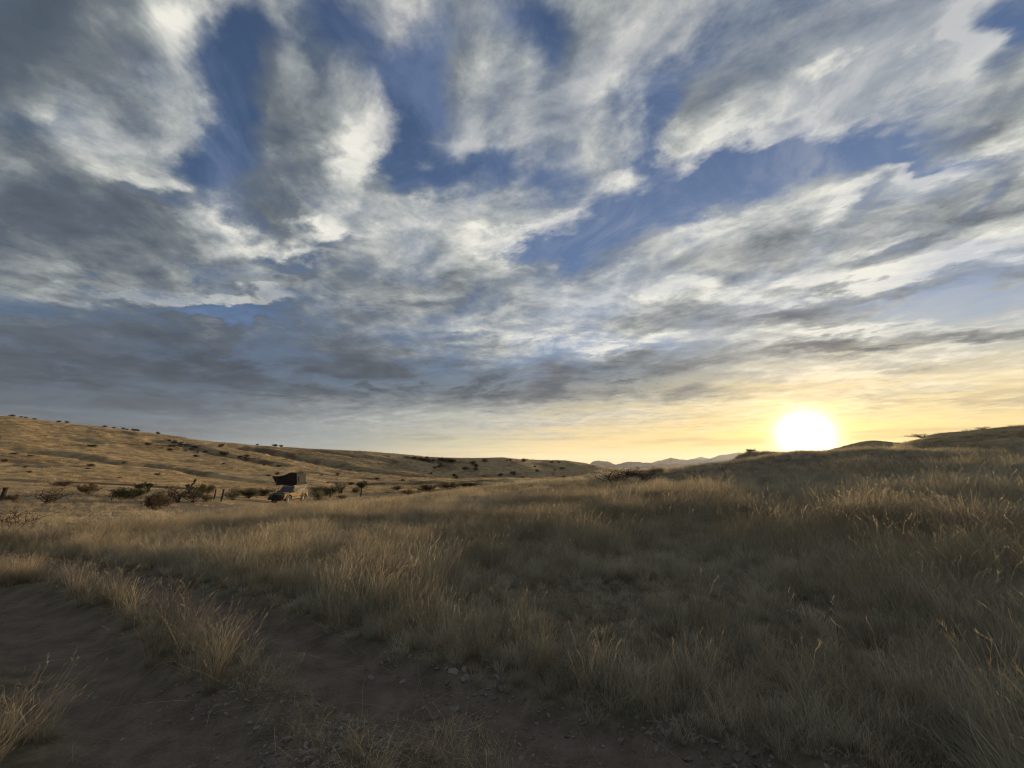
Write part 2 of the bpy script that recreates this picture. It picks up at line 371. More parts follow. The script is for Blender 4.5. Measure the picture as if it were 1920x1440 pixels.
def scrub_shade_mask(x, y):
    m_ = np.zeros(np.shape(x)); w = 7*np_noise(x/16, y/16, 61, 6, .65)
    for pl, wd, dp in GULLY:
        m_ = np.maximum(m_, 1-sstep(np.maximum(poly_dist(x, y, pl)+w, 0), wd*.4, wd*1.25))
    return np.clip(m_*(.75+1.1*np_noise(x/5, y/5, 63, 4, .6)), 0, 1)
def height(x, y):
    x = np.asarray(x, float); y = np.asarray(y, float)
    r = np.maximum(np.hypot(x, y), .61); a = np.arctan2(x, y)
    fa = (a+math.pi)/(2*math.pi)*2880; fr = (np.log(r)-RLOG[0])/(RLOG[1]-RLOG[0])
    ia = np.clip(fa.astype(int), 0, 2879); ir = np.clip(fr.astype(int), 0, len(RLOG)-2)
    u = fa-ia; v = np.clip(fr-ir, 0, 1)
    z = (TAB[ia, ir]*(1-u)+TAB[ia+1, ir]*u)*(1-v)+(TAB[ia, ir+1]*(1-u)+TAB[ia+1, ir+1]*u)*v
    z = z + .035*np_noise(x*.9, y*.9, 1, 5)*sstep(r, 0, 3)
    z = z + .16*np_noise(x/7, y/7, 2, 4)*sstep(r, 12, 40)
    z = z + 1.1*np_noise(x/38, y/38, 3, 6, .55)*sstep(r, 75, 150)*(1-sstep(r, 700, 2000))
    z = z + .30*np_noise(x/6, y/6, 8, 5, .6)*sstep(r, 70, 110)*(1-sstep(r, 700, 2000))
    z = z - .085*track_mask(x, y)*(1-sstep(r, 40, 50))
    for pl, wd, dp in GULLY:
        z = z - dp*(1-sstep(poly_dist(x, y, pl)+.45*wd*np_noise(x/9, y/9, 65, 4), wd*.0, wd*1.2))
    z = z + .022*np_noise(x*7, y*7, 4, 4, .6)*(1-sstep(r, 8, 20))
    return z
def H1(x, y): return float(height(np.array([x]), np.array([y]))[0])
def ground_at(px, py, rmin=2.0, rmax=320.0):
    """first ground point seen along the ray of a pixel"""
    d = np.array(ray(px, py)); hl = math.hypot(d[0], d[1])
    rr = np.exp(np.linspace(math.log(rmin), math.log(rmax), 2500))
    x = d[0]/hl*rr; y = d[1]/hl*rr; zr = CAM_Z + d[2]/hl*rr
    hit = np.nonzero(zr <= height(x, y))[0]
    k = hit[0] if len(hit) else len(rr)-1
    return float(x[k]), float(y[k])
def sky_line(px, rmin=60, rmax=400):
    d = ray(px, 850); hl = math.hypot(d[0], d[1]); rr = np.linspace(rmin, rmax, 1200)
    x = d[0]/hl*rr; y = d[1]/hl*rr
    k = int(np.argmax((height(x, y)-CAM_Z)/rr)); return float(x[k]), float(y[k])
# gullies and scrubby hollows that cross the slopes
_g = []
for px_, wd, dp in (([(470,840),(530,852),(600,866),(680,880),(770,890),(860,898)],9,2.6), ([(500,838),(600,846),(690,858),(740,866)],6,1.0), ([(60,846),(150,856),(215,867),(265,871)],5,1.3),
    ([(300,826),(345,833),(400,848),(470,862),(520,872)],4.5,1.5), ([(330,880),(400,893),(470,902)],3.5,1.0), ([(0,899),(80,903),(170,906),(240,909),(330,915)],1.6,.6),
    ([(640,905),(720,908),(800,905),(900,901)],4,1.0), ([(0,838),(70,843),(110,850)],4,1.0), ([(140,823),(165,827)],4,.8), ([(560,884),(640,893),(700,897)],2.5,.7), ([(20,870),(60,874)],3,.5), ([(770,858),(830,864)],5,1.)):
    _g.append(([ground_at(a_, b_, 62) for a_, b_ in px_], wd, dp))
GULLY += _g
# ground sheet
av = np.concatenate([np.linspace(-180, -66, 58)[:-1], np.linspace(-66, 66, 1000), np.linspace(66, 180, 58)[1:-1]])
av = np.radians(av); NA = len(av)
rv = np.concatenate([np.exp(np.linspace(math.log(.7), math.log(18), 210)), np.exp(np.linspace(math.log(18), math.log(420), 330))[1:], np.exp(np.linspace(math.log(420), math.log(14000), 60))[1:]])
NR = len(rv)
AA, RR = np.meshgrid(av, rv, indexing='ij')
XX, YY = np.sin(AA)*RR, np.cos(AA)*RR
ZZ = height(XX, YY)
verts = np.stack([XX, YY, ZZ], -1).reshape(-1, 3)
verts = np.vstack([verts, [[0, 0, 0]]])
ii, jj = np.meshgrid(np.arange(NA), np.arange(NR-1), indexing='ij'); i2 = (ii+1) % NA
quads = np.stack([ii*NR+jj, ii*NR+jj+1, i2*NR+jj+1, i2*NR+jj], -1).reshape(-1, 4)
ctr = NA*NR
k_ = np.arange(NA)
tris = np.stack([np.full(NA, ctr), k_*NR, ((k_+1) % NA)*NR], -1)
me = bpy.data.meshes.new('ground')
me.vertices.add(len(verts)); me.vertices.foreach_set('co', verts.astype(np.float32).ravel())
nl = quads.size+tris.size
me.loops.add(nl); me.loops.foreach_set('vertex_index', np.concatenate([quads.ravel(), tris.ravel()]).astype(np.int32))
npoly = len(quads)+len(tris); me.polygons.add(npoly)
ls = np.concatenate([np.arange(len(quads))*4, quads.size+np.arange(len(tris))*3]).astype(np.int32)
me.polygons.foreach_set('loop_start', ls)
me.update(calc_edges=True); me.validate()
me.polygons.foreach_set('use_smooth', [True]*len(me.polygons))
at = me.attributes.new('track', 'FLOAT', 'POINT')
at.data.foreach_set('value', np.concatenate([track_mask(XX, YY).ravel(), [0]]).astype(np.float32))
a2 = me.attributes.new('scrub_shade', 'FLOAT', 'POINT')
a2.data.foreach_set('value', np.concatenate([scrub_shade_mask(XX, YY).ravel(), [0]]).astype(np.float32))
gm, t, out = material('ground')
geo = t.new('ShaderNodeNewGeometry'); pos = geo.outputs['Position']
tr = t.new('ShaderNodeAttribute', attribute_name='track').outputs['Fac']
sp = t.new('ShaderNodeSeparateXYZ'); t.l.new(pos, sp.inputs[0])
rad = t.v('LENGTH', pos, out=1)
flat = t.new('ShaderNodeCombineXYZ'); t.put(flat.inputs[0], sp.outputs[0]); t.put(flat.inputs[1], sp.outputs[1])
nA = t.noise(flat.outputs[0], .045, 8, .62, .3).outputs['Fac']
nB = t.noise(flat.outputs[0], .35, 8, .65).outputs['Fac']
nC = t.noise(flat.outputs[0], 4.0, 7, .65).outputs['Fac']
nD = t.noise(flat.outputs[0], 45.0, 4, .6).outputs['Fac']
soil = t.mix(t.mr(nC, .3, .7), (.105, .082, .062), (.185, .145, .112))
soil = t.mix(t.mr(nD, .5, .75), soil, (.19, .155, .12))
litter = t.mix(t.mr(nC, .35, .7), (.095, .078, .052), (.19, .155, .105))
straw = t.mix(t.mr(nB, .35, .65), (.26, .18, .085), (.42, .31, .165))
straw = t.mix(t.mr(nA, .50, .68), straw, (.125, .085, .045))
straw = t.mix(t.m('MULTIPLY', t.mr(nB, .56, .72), t.mr(nC, .4, .6)), straw, (.07, .052, .032))
scr = t.new('ShaderNodeAttribute', attribute_name='scrub_shade').outputs['Fac']
straw = t.mix(t.m('MULTIPLY', scr, .85), straw, t.mix(t.mr(nC, .4, .6), (.05, .04, .026), (.095, .072, .045)))  # dark scrub plus the shade of the hollows, both put into the ground colour
base = t.mix(t.mr(rad, 30, 75), litter, straw)
base = t.mix(t.m('MULTIPLY', tr, .95), base, soil)
bs = t.new('ShaderNodeBsdfPrincipled')
t.l.new(base, bs.inputs['Base Color']); bs.inputs['Roughness'].default_value = .95
bs.inputs['Specular IOR Level'].default_value = .1
bp = t.new('ShaderNodeBump'); bp.inputs['Strength'].default_value = .8; bp.inputs['Distance'].default_value = .045
t.l.new(t.m('ADD', nC, t.m('MULTIPLY', nD, .5)), bp.inputs['Height']); 
bp2 = t.new('ShaderNodeBump'); bp2.inputs['Strength'].default_value = 1.0
t.put(bp2.inputs['Distance'], t.mr(rad, 40, 150, 0.0, .5)); t.l.new(nB, bp2.inputs['Height']); t.l.new(bp.outputs[0], bp2.inputs['Normal'])
t.l.new(bp2.outputs[0], bs.inputs['Normal']); t.l.new(bs.outputs[0], out.inputs[0])
me.materials.append(gm)
ground = link(bpy.data.objects.new('ground', me)); tag(ground, kind='structure')
# distant ranges: ridged heightfields standing kilometres off
mm_, t, out = material('far_hill')
geo = t.new('ShaderNodeNewGeometry')
nz = t.noise(geo.outputs['Position'], .004, 8, .6).outputs['Fac']
bs = t.new('ShaderNodeBsdfPrincipled'); bs.inputs['Roughness'].default_value = 1; bs.inputs['Specular IOR Level'].default_value = .1
t.l.new(t.mix(t.mr(nz, .35, .65), (.085, .068, .05), (.17, .13, .09)), bs.inputs['Base Color'])
t.l.new(bs.outputs[0], out.inputs[0])
def mountain(name, dist, depth, skyline, seed):
    xs = np.arange(skyline[0][0], skyline[-1][0]+.1, 1.2)
    rows = np.interp(xs, [s[0] for s in skyline], [s[1] for s in skyline])
    vs, fs = [], []; M = 26
    for i, (px, py) in enumerate(zip(xs, rows)):
        a, e = ael(px, py); top = CAM_Z + dist*math.tan(e)
        for j in range(M):
            f = j/(M-1)*2-1; r_ = dist + f*depth
            x, y = math.sin(a)*r_, math.cos(a)*r_
            g = (1-abs(f))**.85
            vs.append([x, y, -70 + (top+70)*g])
    vs = np.array(vs); L_ = depth*.28
    g = (np.abs(np_noise(vs[:, 0]/L_, vs[:, 1]/L_, seed, 6, .55)))
    lvl = (vs[:, 2]+70)/(vs[:, 2].max()+70)
    vs[:, 2] += (g-.25)*lvl*(1-lvl**3)*depth*.10 + (g-.25)*dist*.0012*lvl
    for i in range(len(xs)-1):
        for j in range(M-1):
            q = i*M+j; fs.append((q, q+1, q+M+1, q+M))
    return tag(mesh_obj(name, vs, fs, mm_, smooth=True), kind='structure')
mountain('hills', 5200, 1100, [(1080,884),(1100,876),(1112,866),(1122,863),(1133,866),(1150,869),(1175,867),(1200,866),(1240,869),(1275,872),(1330,882)], 11)
mountain('hills', 7500, 1500, [(1120,882),(1160,874),(1200,869),(1225,866),(1245,860),(1258,857),(1270,859),(1290,862),(1312,861),(1330,864),(1350,868),(1380,873),(1420,884)], 12)
mountain('hills', 10500, 2000, [(1230,880),(1270,868),(1300,858),(1316,855),(1330,858),(1345,853),(1365,850),(1385,847),(1405,852),(1450,858),(1500,862),(1560,870),(1620,884)], 13)
mountain('hills', 3200, 800, [(1130,890),(1180,880),(1230,877),(1290,875),(1330,878),(1360,882),(1420,888)], 14)
# ------------------------------------------------------------------ grass
rng = np.random.RandomState(7)
def grass_material(name, pal, trans=.45, scale=.22, base_dark=(.06, .05, .035), patchy=.55):
    m, t, out = material(name)
    geo = t.new('ShaderNodeNewGeometry'); info = t.new('ShaderNodeObjectInfo')
    n1 = t.noise(geo.outputs['Position'], scale, 5, .6).outputs['Fac']
    n2 = t.noise(geo.outputs['Position'], scale*9, 2, .5).outputs['Fac']
    c = t.mix(t.mr(n1, .36, .62), pal[0], pal[1])
    c = t.mix(t.mr(info.outputs['Random'], .45, 1.0, 0, .8, 'LINEAR'), c, pal[2])
    c = t.mix(t.mr(n2, .42, .66, 0, patchy), c, pal[3])
    fr = t.m('FRACT', t.m('MULTIPLY', info.outputs['Random'], 13.7))
    c = t.v('SCALE', c, scale=t.mr(fr, 0, 1, .55, 1.5, 'LINEAR'))                     # old and fresh bunches side by side
    root = t.new('ShaderNodeAttribute', attribute_name='root').outputs['Fac']     # dark feet of the blades: shade of the gaps painted into the colour
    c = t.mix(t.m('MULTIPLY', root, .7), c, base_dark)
    df = t.new('ShaderNodeBsdfDiffuse'); tl = t.new('ShaderNodeBsdfTranslucent'); mx = t.new('ShaderNodeMixShader')
    t.l.new(c, df.inputs[0]); t.l.new(c, tl.inputs[0]); mx.inputs[0].default_value = trans
    t.l.new(df.outputs[0], mx.inputs[1]); t.l.new(tl.outputs[0], mx.inputs[2]); t.l.new(mx.outputs[0], out.inputs[0])
    return m
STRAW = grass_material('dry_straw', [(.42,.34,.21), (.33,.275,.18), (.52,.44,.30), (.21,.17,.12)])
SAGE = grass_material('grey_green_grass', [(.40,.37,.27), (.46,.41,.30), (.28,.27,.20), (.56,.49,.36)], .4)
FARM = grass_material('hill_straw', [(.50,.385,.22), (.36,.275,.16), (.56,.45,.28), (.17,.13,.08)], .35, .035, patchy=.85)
def tuft(name, mat, n, hmin, hmax, rad, width, lean, curl, seed, wind=.10, segs=4, heads=0, wiggle=0.):
    rs = np.random.RandomState(seed)
    V, Fc, A = [], [], []
    def ribbon(pts, w, side, roots):
        b = len(V); k = len(pts)
        for i, q in enumerate(pts):
            ww = w*(1-.75*(i/(k-1))**1.5)*.5
            V.append(q-side*ww); V.append(q+side*ww); A.extend([roots[i]]*2)
        for i in range(k-1): Fc.append((b+2*i, b+2*i+1, b+2*i+3, b+2*i+2))
    for _ in range(n):
        a = rs.rand()*2*math.pi; rr = rad*math.sqrt(rs.rand())
        base = np.array([math.cos(a)*rr, math.sin(a)*rr, -.02])
        h = hmin+(hmax-hmin)*rs.rand()**1.3
        la = a+rs.normal()*.9; ln = abs(rs.normal())*lean
        d = np.array([math.cos(la), math.sin(la), 0])
        pts = []
        ph = rs.rand()*6.28
        for i in range(segs+1):
            f = i/segs
            bend = ln*f + curl*rs.uniform(.5, 1.2)*f**2.4
            q = base + d*h*bend + np.array([wind*h*f**1.6, -wind*.3*h*f, 0]) + np.array([0, 0, h*f*(1-.32*bend*f)])
            if wiggle: q = q + np.array([math.sin(ph+f*7), math.cos(ph*1.7+f*6), .3*math.sin(f*5+ph)])*wiggle*h*f
            pts.append(q)
        s = rs.rand()*math.pi; side = np.array([math.cos(s), math.sin(s), 0])
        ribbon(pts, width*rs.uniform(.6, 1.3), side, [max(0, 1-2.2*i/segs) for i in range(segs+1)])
        if heads and rs.rand() < heads:                 # feathery seed head
            tip, prev = pts[-1], pts[-2]; u = (tip-prev); u /= np.linalg.norm(u)
            for k in range(7):
                q0 = tip - u*h*.16*rs.rand(); s2 = rs.rand()*6.28
                dv = u*.8+np.array([math.cos(s2), math.sin(s2), .1])*.5
                ribbon([q0, q0+dv*h*.035, q0+dv*h*.055], width*.8, side, [0, 0, 0])
    o = mesh_obj(name, V, Fc, mat, linkit=False)
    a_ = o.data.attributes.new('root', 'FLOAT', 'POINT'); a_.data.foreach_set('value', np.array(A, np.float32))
    return o
def collect(name, objs):
    c = bpy.data.collections.new(name)
    for o in objs: c.objects.link(o)
    return c
def scatter(name, label, coll, n, P, rot, scl, idx, cat=None):
    """one object of uncountable stuff: points that carry instances of the meshes in coll"""
    me = bpy.data.meshes.new(name); me.vertices.add(len(P)); me.vertices.foreach_set('co', P.astype(np.float32).ravel())
    for nm, ty, arr, key in (('rot', 'FLOAT_VECTOR', rot, 'vector'), ('scl', 'FLOAT_VECTOR', scl, 'vector'), ('pick', 'INT', idx, 'value')):
        a = me.attributes.new(nm, ty, 'POINT'); a.data.foreach_set(key, np.ascontiguousarray(arr).ravel().astype(np.int32 if ty == 'INT' else np.float32))
    o = link(bpy.data.objects.new(name, me))
    ng = bpy.data.node_groups.new(name, 'GeometryNodeTree')
    ng.interface.new_socket('Geometry', in_out='INPUT', socket_type='NodeSocketGeometry')
    ng.interface.new_socket('Geometry', in_out='OUTPUT', socket_type='NodeSocketGeometry')
    t = NT(ng); gi = t.new('NodeGroupInput'); go = t.new('NodeGroupOutput')
    ci = t.new('GeometryNodeCollectionInfo'); ci.inputs[0].default_value = coll
    ci.inputs['Separate Children'].default_value = True; ci.inputs['Reset Children'].default_value = True
    ip = t.new('GeometryNodeInstanceOnPoints'); t.l.new(gi.outputs[0], ip.inputs['Points'])
    t.l.new(ci.outputs[0], ip.inputs['Instance']); ip.inputs['Pick Instance'].default_value = True
    def attr(nm, ty):
        q = t.new('GeometryNodeInputNamedAttribute', data_type=ty); q.inputs['Name'].default_value = nm; return q.outputs['Attribute']
    er = t.new('FunctionNodeEulerToRotation'); t.l.new(attr('rot', 'FLOAT_VECTOR'), er.inputs[0])
    t.l.new(er.outputs[0], ip.inputs['Rotation']); t.l.new(attr('scl', 'FLOAT_VECTOR'), ip.inputs['Scale'])
    t.l.new(attr('pick', 'INT'), ip.inputs['Instance Index'])
    t.l.new(ip.outputs[0], go.inputs[0])
    md = o.modifiers.new('scatter', 'NODES'); md.node_group = ng
    return tag(o, label, cat, kind='stuff')
def polar(n, r0, r1, a0=-60, a1=62):
    r = np.sqrt(rng.uniform(r0*r0, r1*r1, n)); a = np.radians(rng.uniform(a0, a1, n))
    return np.sin(a)*r, np.cos(a)*r, r, a
def finish(x, y, smin, smax, nvar, hs=None, tilt=.08):
    z = height(x, y); n = len(x)
    s = rng.uniform(smin, smax, n)
    if hs is not None: s = s*hs
    scl = np.stack([s*rng.uniform(.85, 1.2, n), s*rng.uniform(.85, 1.2, n), s*rng.uniform(.85, 1.2, n)], 1)
    rot = np.stack([rng.normal(0, tilt, n), rng.normal(0, tilt, n), rng.uniform(-.7, .7, n)], 1)
    flip = rng.rand(n) < .5; rot[flip, 2] += rng.uniform(-3, 3, flip.sum())
    return np.stack([x, y, z], 1), rot, scl, rng.randint(0, nvar, n)
# --- near field, to 26 m
tall = collect('tall_tufts', [tuft('dry_bunch_%s' % 'abcd'[i], STRAW, 64, .16, .62, .085, .0034, .30, .22, 20+i, heads=.25, segs=5) for i in range(4)] + [tuft('stalky_bunch_%s' % 'ab'[i], STRAW, 15, .35, .80, .10, .0030, .42, .3, 30+i, heads=.8, segs=6, wiggle=.03) for i in range(2)])
sage = collect('low_tufts', [tuft('grey_bunch_%s' % 'abcd'[i], SAGE, 80, .10, .42, .11, .0036, .42, .30, 40+i, segs=4, wiggle=.05) for i in range(4)])
wiry = collect('wiry_tufts', [tuft('wiry_bunch_%s' % 'abc'[i], STRAW, 26, .12, .42, .09, .0026, .7, .5, 60+i, segs=7, wiggle=.13) for i in range(3)])
mid = collect('mid_tufts', [tuft('mid_bunch_%s' % 'abcd'[i], STRAW if i < 2 else SAGE, 46, .16, .55, .26, .009, .30, .25, 80+i, segs=3, heads=.35) for i in range(4)])
hillc = collect('hill_tufts', [tuft('hill_bunch_%s' % 'abcd'[i], FARM, 34, .12, .42, .55, .030, .35, .25, 90+i, segs=2) for i in range(4)])
def field_mask(x, y):
    """how much grass grows here: none in the ruts, thin on the gravel between and left of them"""
    r = np.hypot(x, y); tm = track_mask(x, y)
    dr = poly_dist(x, y, RUT_R)
    right = side_of(x, y, RUT_R)
    g = np.where(right > 0, sstep(dr, .26, .52), 0)
    return g*(1-tm), dr, right, tm
def side_of(x, y, pl):
    best = np.full(x.shape, 1e9); sd = np.zeros(x.shape)
    for (x0, y0), (x1, y1) in zip(pl[:-1], pl[1:]):
        dx, dy = x1-x0, y1-y0; t = np.clip(((x-x0)*dx+(y-y0)*dy)/(dx*dx+dy*dy), 0, 1)
        d = np.hypot(x-x0-t*dx, y-y0-t*dy); s = dx*(y-y0)-dy*(x-x0)
        m_ = d < best; best = np.where(m_, d, best); sd = np.where(m_, s, sd)
    return np.sign(sd)          # + = the field side
x, y, r, a = polar(118000, 2.75, 27)
fm, dr, rt, tm = field_mask(x, y)
clump = np_noise(x*1.1, y*1.1, 31, 3)
patch = np_noise(x/3.2, y/3.2, 33, 3)
keep = rng.rand(len(x)) < np.clip(fm*(1.0+.95*clump+.3*patch)*np.where(r > 14, .62, .95), 0, 1)
low = sstep(-a, R(26), R(40))*sstep(r, 14.5, 19)
keep &= rng.rand(len(x)) < 1-low*np.clip(.40+1.6*np_noise(x/4, y/2.2, 46, 4), .1, .9)
x, y, r, clump, patch, dr, low = x[keep], y[keep], r[keep], clump[keep], patch[keep], dr[keep], low[keep]
lft = sstep(-x + .25*y, -2.0, 3.0)                # paler, taller stand towards the left of the field
pt = np.clip(.24+.50*lft+.9*np_noise(x/4.5, y/4.5, 35, 3), .04, .95)
isT = rng.rand(len(x)) < pt
hs = (1-.55*low)*(.88+.45*patch+.55*clump)*(1+.38*sstep(x, 0, 3.5))*np.clip(.62+.38*sstep(dr, .3, 1.0), 0, 1)
for nm, sel, coll, nv, lab in (('grass', isT, tall, 6, 'tall pale straw bunch grass of the field beside the dirt track'),
                               ('low_grass', ~isT, sage, 4, 'low grey green grass between the straw bunches of the field')):
    P_, ro, sc, ix = finish(x[sel], y[sel], .46, .84, nv, hs[sel])
    scatter(nm, lab, coll, len(P_), P_, ro, sc, ix)
# --- strip between the ruts, verge on the left, wiry plants at the bottom
x, y, r, a = polar(40000, 1.9, 17)
fm, dr, rt, tm = field_mask(x, y)
dl = poly_dist(x, y, RUT_L); lt = side_of(x, y, RUT_L)
strip = (rt < 0) & (lt > 0)
gn = np_noise(x*1.6, y*1.6, 37, 3)
dens = np.where(strip, np.clip(.85+1.2*gn, 0, 1.3)*(1-sstep(tm, .15, .5))*np.where(r < 3.45, .05, 1.0)*sstep(dr, .22, .4), 0)
vx, vy = on_level(-30, 1420); corner = np.hypot((x-vx)/.20, (y-vy)/.28) < 1; dens = np.maximum(dens, 1.6*corner)
dens = np.maximum(dens, np.where((lt < 0) & (dl > 1.5), .25, 0))
keep = rng.rand(len(x)) < dens*.42
P_, ro, sc, ix = finish(x[keep], y[keep], .40, .74, 6)
scatter('verge_grass', 'pale straw tufts along the ridge between the two wheel ruts', tall, len(P_), P_, ro, sc, ix)
dens = np.where(~(rt > 0), .035, 0.)*(1-tm)
for (px, py, w_, h_, am) in ((860,1420,.55,.32,1.),(730,1436,.3,.25,.8),(930,1400,.25,.2,.7),(600,1330,.35,.3,.35),(480,1290,.4,.3,.5),(1010,1430,.3,.2,.5),(560,1400,.4,.3,.35),(420,1330,.35,.25,.4),(690,1300,.35,.2,.4),(790,1425,.4,.2,.6)):
    qx, qy = on_level(px, py); dens = np.maximum(dens, am*(np.hypot((x-qx)/w_, (y-qy)/h_) < 1))
dens = np.maximum(dens, np.where((rt > 0) & (dr > .35) & (dr < 1.1), .14, 0))
keep = rng.rand(len(x)) < dens*.7*(1-sstep(tm, .2, .6))
P_, ro, sc, ix = finish(x[keep], y[keep], .42, .90, 3)
scatter('wiry_grass', 'thin wiry curled grass on the stony ground at the bottom edge', wiry, len(P_), P_, ro, sc, ix)
# --- field crest and valley floor, 25 to 90 m
x, y, r, a = polar(52000, 24, 92)
tm = track_mask(x, y); clump = np_noise(x/2.2, y/2.2, 41, 3); patch = np_noise(x/9, y/9, 43, 3)
keep = rng.rand(len(x)) < np.clip((.55+.9*clump+.6*patch)*np.where(r < 62, .85, .55)*(1-tm*1.3), 0, 1)
az_ = np.arctan2(x, y); low = np.maximum(sstep(-az_, R(14), R(24))*sstep(r, 25, 34), sstep(-az_, R(26), R(40)))      # the valley floor on the left is grazed short and scrubby
keep &= rng.rand(len(x)) < 1-low*np.clip(.45+1.6*np_noise(x/5, y/2.5, 45, 4), .1, .95)
x, y, patch, r, low = x[keep], y[keep], patch[keep], r[keep], low[keep]
near_car = np.clip(np.hypot((x+26)/7, (y-46)/8), 0, 1)
P_, ro, sc, ix = finish(x, y, .75, 1.25, 4, (.85+.5*patch)*(.3+.7*sstep(near_car, .75, 1))*(1-.55*low))
ix = np.where(rng.rand(len(x)) < np.clip(.62+.35*sstep(-x, -15, 20), 0, .93), ix % 2, 2+ix % 2)
scatter('meadow_grass', 'dry meadow grass running up to the crest of the near rise and the valley floor', mid, len(P_), P_, ro, sc, ix)
# --- hillsides
x, y, r, a = polar(76000, 78, 300)
clump = np_noise(x/6, y/6, 51, 4); patch = np_noise(x/30, y/30, 53, 4)
keep = rng.rand(len(x)) < np.clip(.55+1.1*clump+1.2*patch, 0.02, 1)*(1-.9*scrub_shade_mask(x, y))*np.where((a > R(-9)) & (r > 180), .45, 1)
P_, ro, sc, ix = finish(x[keep], y[keep], .6, 1.3, 4)
scatter('hillside_grass', 'golden dry grass covering the slopes beyond the valley', hillc, len(P_), P_, ro, sc, ix)
# --- fallen straw lying on the soil
lit = collect('fallen_straw', [tuft('fallen_straw_%s' % 'abc'[i], STRAW, 7, .05, .16, .10, .0030, 2.6, 1.2, 70+i, segs=3, wiggle=.08) for i in range(3)])
x, y, r, a = polar(24000, 1.9, 15); fm, dr, rt, tm = field_mask(x, y)
k = rng.rand(len(x)) < np.where(rt > 0, .35, .30)*(1-.30*tm)*(1+1.2*np_noise(x*1.5, y*1.5, 77, 3))
P_, ro, sc, ix = finish(x[k], y[k], .5, 1.1, 3, tilt=.25); sc[:, 2] *= .22
scatter('straw_litter', 'fallen bits of straw lying on the soil of the track and between the tufts', lit, len(P_), P_, ro, sc, ix)
# ------------------------------------------------------------------ gravel
sm_, t, out = material('stone')
info = t.new('ShaderNodeObjectInfo'); geo = t.new('ShaderNodeNewGeometry')
c = t.mix(info.outputs['Random'], (.10, .085, .07), (.24, .205, .17))
c = t.mix(t.mr(t.noise(geo.outputs['Position'], 60, 4).outputs['Fac'], .4, .7, 0, .6), c, (.11, .075, .055))
bs = t.new('ShaderNodeBsdfPrincipled'); t.l.new(c, bs.inputs['Base Color']); bs.inputs['Roughness'].default_value = .85
t.l.new(bs.outputs[0], out.inputs[0])
def stone(name, seed, flat=.5, sub=1, rough=.35, mat=None, linkit=False):
    rs = np.random.RandomState(seed); bm = bmesh.new()
    bmesh.ops.create_icosphere(bm, subdivisions=sub, radius=1)
    for v in bm.verts:
        k = 1+rs.uniform(-rough, rough)*.8
        v.co = Vector((v.co.x*k*1.1, v.co.y*k*.85, v.co.z*k*flat))
    me = bpy.data.meshes.new(name); bm.to_mesh(me); bm.free(); me.materials.append(mat or sm_)
    o = bpy.data.objects.new(name, me)
    if linkit: link(o)
    return o
stones = collect('stones', [stone('stone_%s' % 'abcde'[i], 100+i, [.35,.5,.7,.4,.6][i]) for i in range(5)])
xs, ys, ss = [], [], []
for (px, py, w_, h_, n, s0, s1) in ((700,1385,.85,.4,1300,.006,.017),(480,1300,.7,.35,700,.005,.015),(620,1430,.8,.35,700,.006,.016),(1330,1375,.55,.4,520,.009,.026),(1500,1420,.8,.35,260,.006,.016),
        (880,1295,.35,.3,260,.008,.024),(330,1285,.5,.3,350,.005,.013),(1650,1330,.7,.6,300,.006,.018),(760,1225,.4,.35,120,.006,.02),(1050,1350,.5,.25,140,.007,.02),(1380,1150,.7,.5,160,.01,.025)):
    qx, qy = on_level(px, py)
    gx = rng.normal(qx, w_*.55, n); gy = rng.normal(qy, h_*.55, n); xs.append(gx); ys.append(gy); ss.append(rng.uniform(s0, s1, n)**1.0)
x, y, r, a = polar(9000, 2.0, 14); fm, dr, rt, tm = field_mask(x, y)
k = (rng.rand(len(x)) < np.where(rt > 0, .15, .35)*(1-.75*tm)); xs.append(x[k]); ys.append(y[k]); ss.append(rng.uniform(.004, .012, k.sum()))
x = np.concatenate(xs); y = np.concatenate(ys); s = np.concatenate(ss)
k = rng.rand(len(x)) > .62*track_mask(x, y); x, y, s = x[k], y[k], s[k]
s = s*np.exp(rng.normal(0, .38, len(s)))*.62*np.where(rng.rand(len(s)) < .06, 1.8, 1)
P_ = np.stack([x, y, height(x, y)-s*.05], 1)
ro = np.stack([rng.normal(0, .25, len(x)), rng.normal(0, .25, len(x)), rng.uniform(0, 6.28, len(x))], 1)
scatter('gravel', 'loose pale stones strewn beside and between the wheel ruts', stones, len(P_), P_, ro, np.stack([s*1.3, s*1.2, s], 1), rng.randint(0, 5, len(x)))
# ------------------------------------------------------------------ shrubs, cactus, rocks, posts
def leaf_mat(name, c0, c1, tr=.25):
    m, t, out = material(name)
    geo = t.new('ShaderNodeNewGeometry'); info = t.new('ShaderNodeObjectInfo')
    n1 = t.noise(geo.outputs['Position'], 3.0, 3, .5).outputs['Fac']
    c = t.mix(t.mr(n1, .35, .65), c0, c1)
    df = t.new('ShaderNodeBsdfDiffuse'); tl = t.new('ShaderNodeBsdfTranslucent'); mx = t.new('ShaderNodeMixShader')
    t.l.new(c, df.inputs[0]); t.l.new(c, tl.inputs[0]); mx.inputs[0].default_value = tr
    t.l.new(df.outputs[0], mx.inputs[1]); t.l.new(tl.outputs[0], mx.inputs[2]); t.l.new(mx.outputs[0], out.inputs[0])
    return m
BARK = leaf_mat('bark', (.05,.04,.032), (.10,.08,.06), .0)
LEAF = leaf_mat('shrub_leaf', (.045,.05,.028), (.085,.08,.042))
DRYLEAF = leaf_mat('dry_shrub_leaf', (.075,.05,.03), (.12,.085,.05))
OLIVE = leaf_mat('olive_leaf', (.14,.13,.07), (.20,.17,.09))
